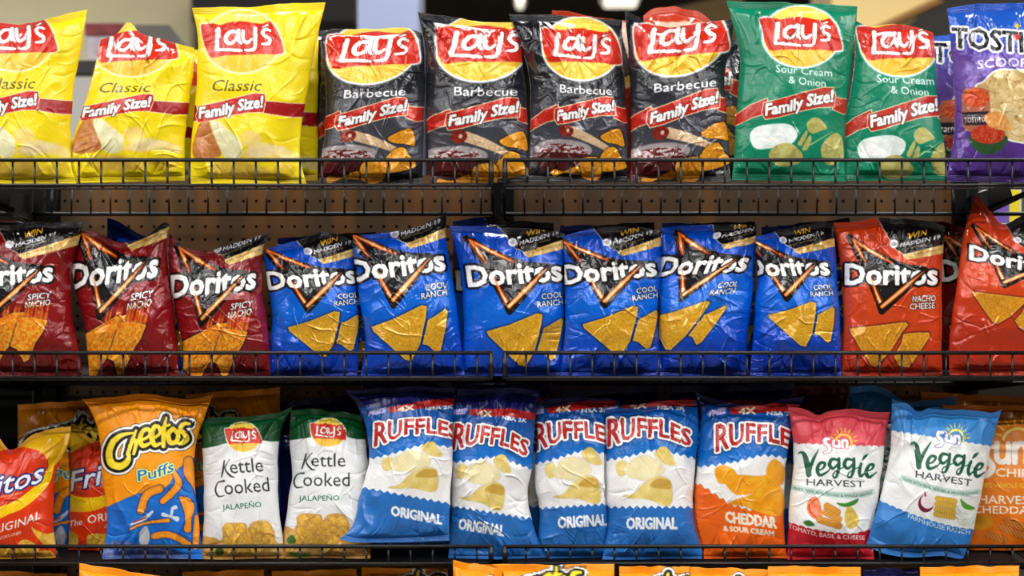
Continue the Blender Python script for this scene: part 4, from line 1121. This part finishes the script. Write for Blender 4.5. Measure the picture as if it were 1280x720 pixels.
mpn = nt.nodes.new('ShaderNodeMapping'); mpn.inputs['Scale'].default_value = (6, 1, .6); nt.links.new(tc.outputs['Object'], mpn.inputs[0]); nt.links.new(mpn.outputs[0], n1.inputs['Vector'])
rp = nt.nodes.new('ShaderNodeValToRGB'); nt.links.new(n1.outputs['Fac'], rp.inputs[0])
rp.color_ramp.elements[0].position = .42; rp.color_ramp.elements[0].color = L4((98, 80, 64)); rp.color_ramp.elements[1].position = .75; rp.color_ramp.elements[1].color = L4((146, 100, 58))
mx = nt.nodes.new('ShaderNodeMix'); mx.data_type = 'RGBA'; nt.links.new(hole, mx.inputs['Factor']); nt.links.new(rp.outputs[0], mx.inputs['A']); mx.inputs['B'].default_value = (.004, .003, .003, 1)
nt.links.new(mx.outputs['Result'], b.inputs['Base Color']); b.inputs['Roughness'].default_value = .9; b.inputs['Specular IOR Level'].default_value = .1
PEG = m
for i in (1, 2):
    px = (-604, 58, 628, 1207, 1790)
    xa = (px[i]-640)*(DIST+yb)/FPX+.002; xb = (px[i+1]-640)*(DIST+yb)/FPX-.002
    MB().box(xa, xb, yb, yb+.008, 0, 1.640).build('pegboard_panel', PEG, label=['brown perforated back panel beyond the left upright', 'brown perforated back panel left of the centre upright', 'brown perforated back panel right of the centre upright', 'brown perforated back panel beyond the right upright'][i], category='panel', group='perforated back panels')
MB().box((-604-640)*(DIST+yb)/FPX+.03, (58-640)*(DIST+yb)/FPX-.028, yb, yb+.008, 0, 1.64).build('backboard', DARK, label='plain dark back panel at the far left end of the shelving', category='panel')
MB().box(-2.2, 2.2, -.12, .408, 0, .10).build('gondola_base', DARK, label='dark kick base under the whole shelving run', category='shelf base')

# ---------------------------------------------------------------- the shop around
def st(o): o['kind'] = 'structure'; return o
FLO = simple('polished_tile_floor', (124, 118, 108), .3, var=.06, vscale=2)
st(MB().box(-9, 9, -6, 13, -.1, 0).build('floor', FLO))
CEI = simple('dark_ceiling_paint', (58, 52, 46), .8, var=.1)
st(MB().box(-9, 9, -6, 13, 4.2, 4.3).build('ceiling', CEI))
WB = simple('brown_shop_wall', (70, 62, 52), .8, var=.1)
st(MB().box(-9, 9, 12, 12.1, 0, 4.2).build('wall_back', WB))
st(MB().box(-9, 9, -6.1, -6, 0, 4.2).build('wall_front', simple('cream_shop_wall', (120, 114, 104), .7, var=.04)))
st(MB().box(-9.1, -9, -6, 12, 0, 4.2).build('wall_left', simple('cream_side_wall', (200, 190, 160), .7, var=.04)))
st(MB().box(9, 9.1, -6, 12, 0, 4.2).build('wall_right', simple('cream_side_wall2', (200, 190, 160), .7, var=.04)))
def slab(name, pts, Y, dy, mat, **k):
    P = [Vector(PW(px, py, Y)) for px, py in pts]
    return MB().poly(P, (0, dy, 0)).build(name, mat, **k)
BEI = simple('beige_soffit_paint', (240, 230, 188), .8, var=.05, vscale=1.5)
st(slab('trim_1', [(-700, -160), (238, -160), (238, 440), (-700, 440)], 5.0, .15, BEI))
st(slab('trim_2', [(388, 26), (470, 26), (470, 440), (388, 440)], 6.0, .1, simple('olive_wall_panel', (150, 146, 104), .8)))
COLM = simple('blue_grey_column_paint', (132, 142, 172), .6, var=.03)
o = st(MB().box(PW(447, 0, 3.2)[0], PW(523, 0, 3.2)[0], 3.2, 3.6, 0, 4.2).build('trim_3', COLM))
TAN = simple('tan_soffit_paint', (166, 140, 96), .8)
st(slab('trim_4', [(842, 10), (930, -10), (930, 440), (842, 440)], 6.5, .1, TAN))
YB = simple('warm_bulkhead_paint', (250, 222, 150), .7)
st(slab('trim_5', [(1040, -200), (1300, -200), (1168, 0), (1092, 34), (1040, 60)], 4.2, .5, YB))
st(slab('trim_6', [(1168, -2), (1182, 0), (1104, 36), (1040, 68), (1040, 60), (1092, 34)], 4.1, .1, simple('oak_trim', (150, 104, 40), .5)))
GRY = simple('grey_bulkhead_paint', (92, 90, 90), .8, var=.06)
st(slab('trim_7', [(1040, 36), (1182, 0), (1300, -60), (1500, -60), (1500, 440), (1040, 440)], 5.2, .1, GRY))
st(slab('trim_8', [(240, -40), (444, -40), (444, 26), (240, 26)], 4.6, .3, simple('dark_awning_fabric', (44, 38, 36), .8))).name
# other fixtures beyond the aisle
dsp = bpy.data.objects.new('display_rack', None); COL.objects.link(dsp); dsp['label'] = 'blurred display rack of colourful packets beyond the yellow bags'; dsp['category'] = 'display rack'
x0, _, z1 = PW(106, 29, 2.2); x1 = PW(156, 0, 2.2)[0]; dsp.location = ((x0+x1)/2, 2.2, 0); w = (x1-x0)/2
MB().box(-w, w, .02, .3, 0, z1).build('rack_body', simple('rack_grey', (206, 204, 200), .6), dsp, bevel=.004)
MB().box(-w, w, -.0, .02, z1-.035, z1).build('rack_header', simple('rack_header_red', (120, 50, 56), .6, var=.5, vscale=30), dsp)
MB().box(-w+.01, w-.01, .0, .02, z1-.5, z1-.04).build('packet_panel', simple('packet_mix', (206, 180, 186), .6, var=.35, vscale=26), dsp)
bx = bpy.data.objects.new('grey_carton', None); COL.objects.link(bx); bx['label'] = 'dark grey cabinet top seen blurred right of the display rack'; bx['category'] = 'cabinet'
x0, _, z1 = PW(168, 31, 2.3); x1 = PW(223, 0, 2.3)[0]; bx.location = ((x0+x1)/2, 2.3, 0); w = (x1-x0)/2
MB().poly([(-w, 0, 0), (w, 0, 0), (w, 0, z1-.035), (w*.6, 0, z1), (-w, 0, z1)], (0, .4, 0)).build('cabinet_body', simple('cabinet_grey', (96, 92, 84), .6), bx)
MB().box(-w+.02, w-.02, -.012, 0, .1, z1-.12).build('cabinet_door', simple('cabinet_door_grey', (120, 116, 108), .5), bx, bevel=.004)
rk = bpy.data.objects.new('white_counter', None); COL.objects.link(rk); rk['label'] = 'white counter with black top edge, blurred between the yellow bags'; rk['category'] = 'counter'
x0, _, z1 = PW(60, 76, 1.6); x1 = PW(300, 0, 1.6)[0]; rk.location = ((x0+x1)/2, 1.6, 0); w = (x1-x0)/2
MB().box(-w, w, 0, .5, 0, z1-.04).build('counter_body', simple('counter_white', (226, 224, 220), .5), rk)
MB().box(-w-.01, w+.01, -.01, .51, z1-.04, z1).build('counter_top', simple('counter_black', (26, 24, 24), .4), rk, bevel=.004)
# ceiling lamps far away
LAMP = simple('lamp_glow', (255, 250, 235), .5, emit=(255, 246, 225), estr=1.3)
for px, py, Y, wpx, lb in ((650, 5, 9, 8, 'small round ceiling lamp above the black bags, blurred'), (776, 3, 8, 40, 'long ceiling lamp above the third black bag, blurred'), (438, 5, 9, 7, 'tiny ceiling lamp left of the column, blurred')):
    x, _, z = PW(px, py, Y); w = wpx/2*(DIST+Y)/FPX
    o = bpy.data.objects.new('ceiling_lamp', None); COL.objects.link(o); o.location = (x, Y, z); o['label'] = lb; o['category'] = 'ceiling lamp'
    MB().box(-w, w, -.1, .1, -.012, .012).build('diffuser', LAMP, o, bevel=.004)
    MB().box(-w-.02, w+.02, -.12, .12, .012, .05).build('housing', simple('lamp_housing', (210, 208, 200), .5), o, bevel=.004)
    MB().rod([(0, 0, .05), (0, 0, 4.2-z)], .006).build('hanger', simple('lamp_hanger', (40, 40, 40), .5), o)
# neighbouring shelf stock seen through the right and left ends
cx0, _, cz0 = PW(1236, 0, .62)
FLAT = simple('carton_purple', (120, 84, 190), .5)
o = bpy.data.objects.new('snack_carton', None); COL.objects.link(o); o['label'] = 'purple, yellow and white carton seen behind the pointed orange bag'; o['category'] = 'carton'
Yc = .60; k = (DIST+Yc)/FPX
xa = (1232-640)*k; xb = (1277-640)*k; za = ZC+(HY-296)*k; zb_ = ZC+(HY-236)*k; o.location = ((xa+xb)/2, Yc, za); w = (xb-xa)/2; H = zb_-za
MB().box(-w, w, 0, .12, 0, H).build('carton_body', simple('carton_white', (236, 236, 236), .5), o, bevel=.002)
MB().box(-w+.006, w-.026, -.002, 0, H*.3, H*.98).build('purple_panel', FLAT, o); MB().box(w-.026, w-.004, -.002, 0, H*.3, H*.98).build('yellow_panel', simple('carton_yellow', (244, 226, 20), .5), o)
MB().box(xa-.2, xb+.3, Yc-.02, Yc+.2, za-.02, za-.001).build('rear_shelf', DARK, label='dark shelf board of the next aisle behind the right end', category='shelf')
MB().box(xa-.19, xa-.16, Yc+.05, Yc+.15, 0, za-.02).build('rear_shelf_post', DARK, label='dark post holding the rear shelf board', category='post')
# flat packet lying at the left end
o = bpy.data.objects.new('snack_packet', None); COL.objects.link(o); o['label'] = 'white packet with red and blue end lying above the left dark red bag'; o['category'] = 'packet'
k = (DIST+.30)/FPX
o.location = ((0-640)*k-.014, .30, ZC+(HY-284)*k)
P = [(-.12, 0), (.058, 0), (.062, .003), (.06, .008), (.03, .015), (-.02, .020), (-.12, .0235)]
MB().poly([(x, 0, z) for x, z in P], (0, .09, 0)).build('packet_body', simple('packet_white', (224, 218, 200), .35), o, bevel=.003)
MB().poly([(.02, -.001, .005), (.061, -.001, .003), (.0605, -.001, .0075), (.045, -.001, .0105)], (0, -.001, 0)).build('blue_print', simple('packet_blue', (70, 70, 180), .35), o)
MB().poly([(-.02, -.001, .014), (.050, -.001, .0105), (.031, -.001, .0148), (-.012, -.001, .0185)], (0, -.001, 0)).build('red_print', simple('packet_red', (206, 74, 50), .35), o)
MB().box(-.16+o.location.x, +.062+o.location.x, .22, .39, o.location.z-.006, o.location.z-.0005).build('shelf_tray', DARK, label='thin dark tray under the white packet at the left edge', category='tray')

# ---------------------------------------------------------------- light
def area(name, loc, sx, sy, power, rot=(0, 0, 0), col=(1, .98, .95)):
    l = bpy.data.lights.new(name, 'AREA'); l.shape = 'RECTANGLE'; l.size = sx; l.size_y = sy; l.energy = power; l.color = col
    o = bpy.data.objects.new(name, l); COL.objects.link(o); o.location = loc; o.rotation_euler = rot
    return o
for y, pw in ((-.75, 19), (-1.9, 34), (-3.6, 50)):
    for x in (-4.6, -2.4, 0, 2.4, 4.6):
        area('ceiling_strip_light', (x, y, 3.35), 1.5, .12, pw)
for x in (-4, 0, 4): area('ceiling_panel_light', (x, 1.9, 4.1), 2.2, .8, 130)
area('ceiling_panel_light', (0, 8.5, 4.1), 6, .8, 120)
w = bpy.data.worlds.new('world'); scene.world = w; w.use_nodes = True
w.node_tree.nodes['Background'].inputs[0].default_value = (.9, .93, 1, 1); w.node_tree.nodes['Background'].inputs[1].default_value = .03

cam = bpy.data.cameras.new('camera'); co_ = bpy.data.objects.new('camera', cam); COL.objects.link(co_)
co_.location = (0, -DIST, ZC); co_.rotation_euler = (math.pi/2, 0, 0)
cam.sensor_width = 36; cam.lens = FPX/1280*36; cam.shift_y = (HY-360)/1280; cam.clip_start = .05
cam.dof.use_dof = True; cam.dof.focus_distance = DIST+.02; cam.dof.aperture_fstop = 3.2
scene.camera = co_
vs = scene.view_settings; vs.view_transform = 'Standard'; vs.look = 'None'; vs.gamma = 1; vs.exposure = 0.0
vs.use_curve_mapping = False
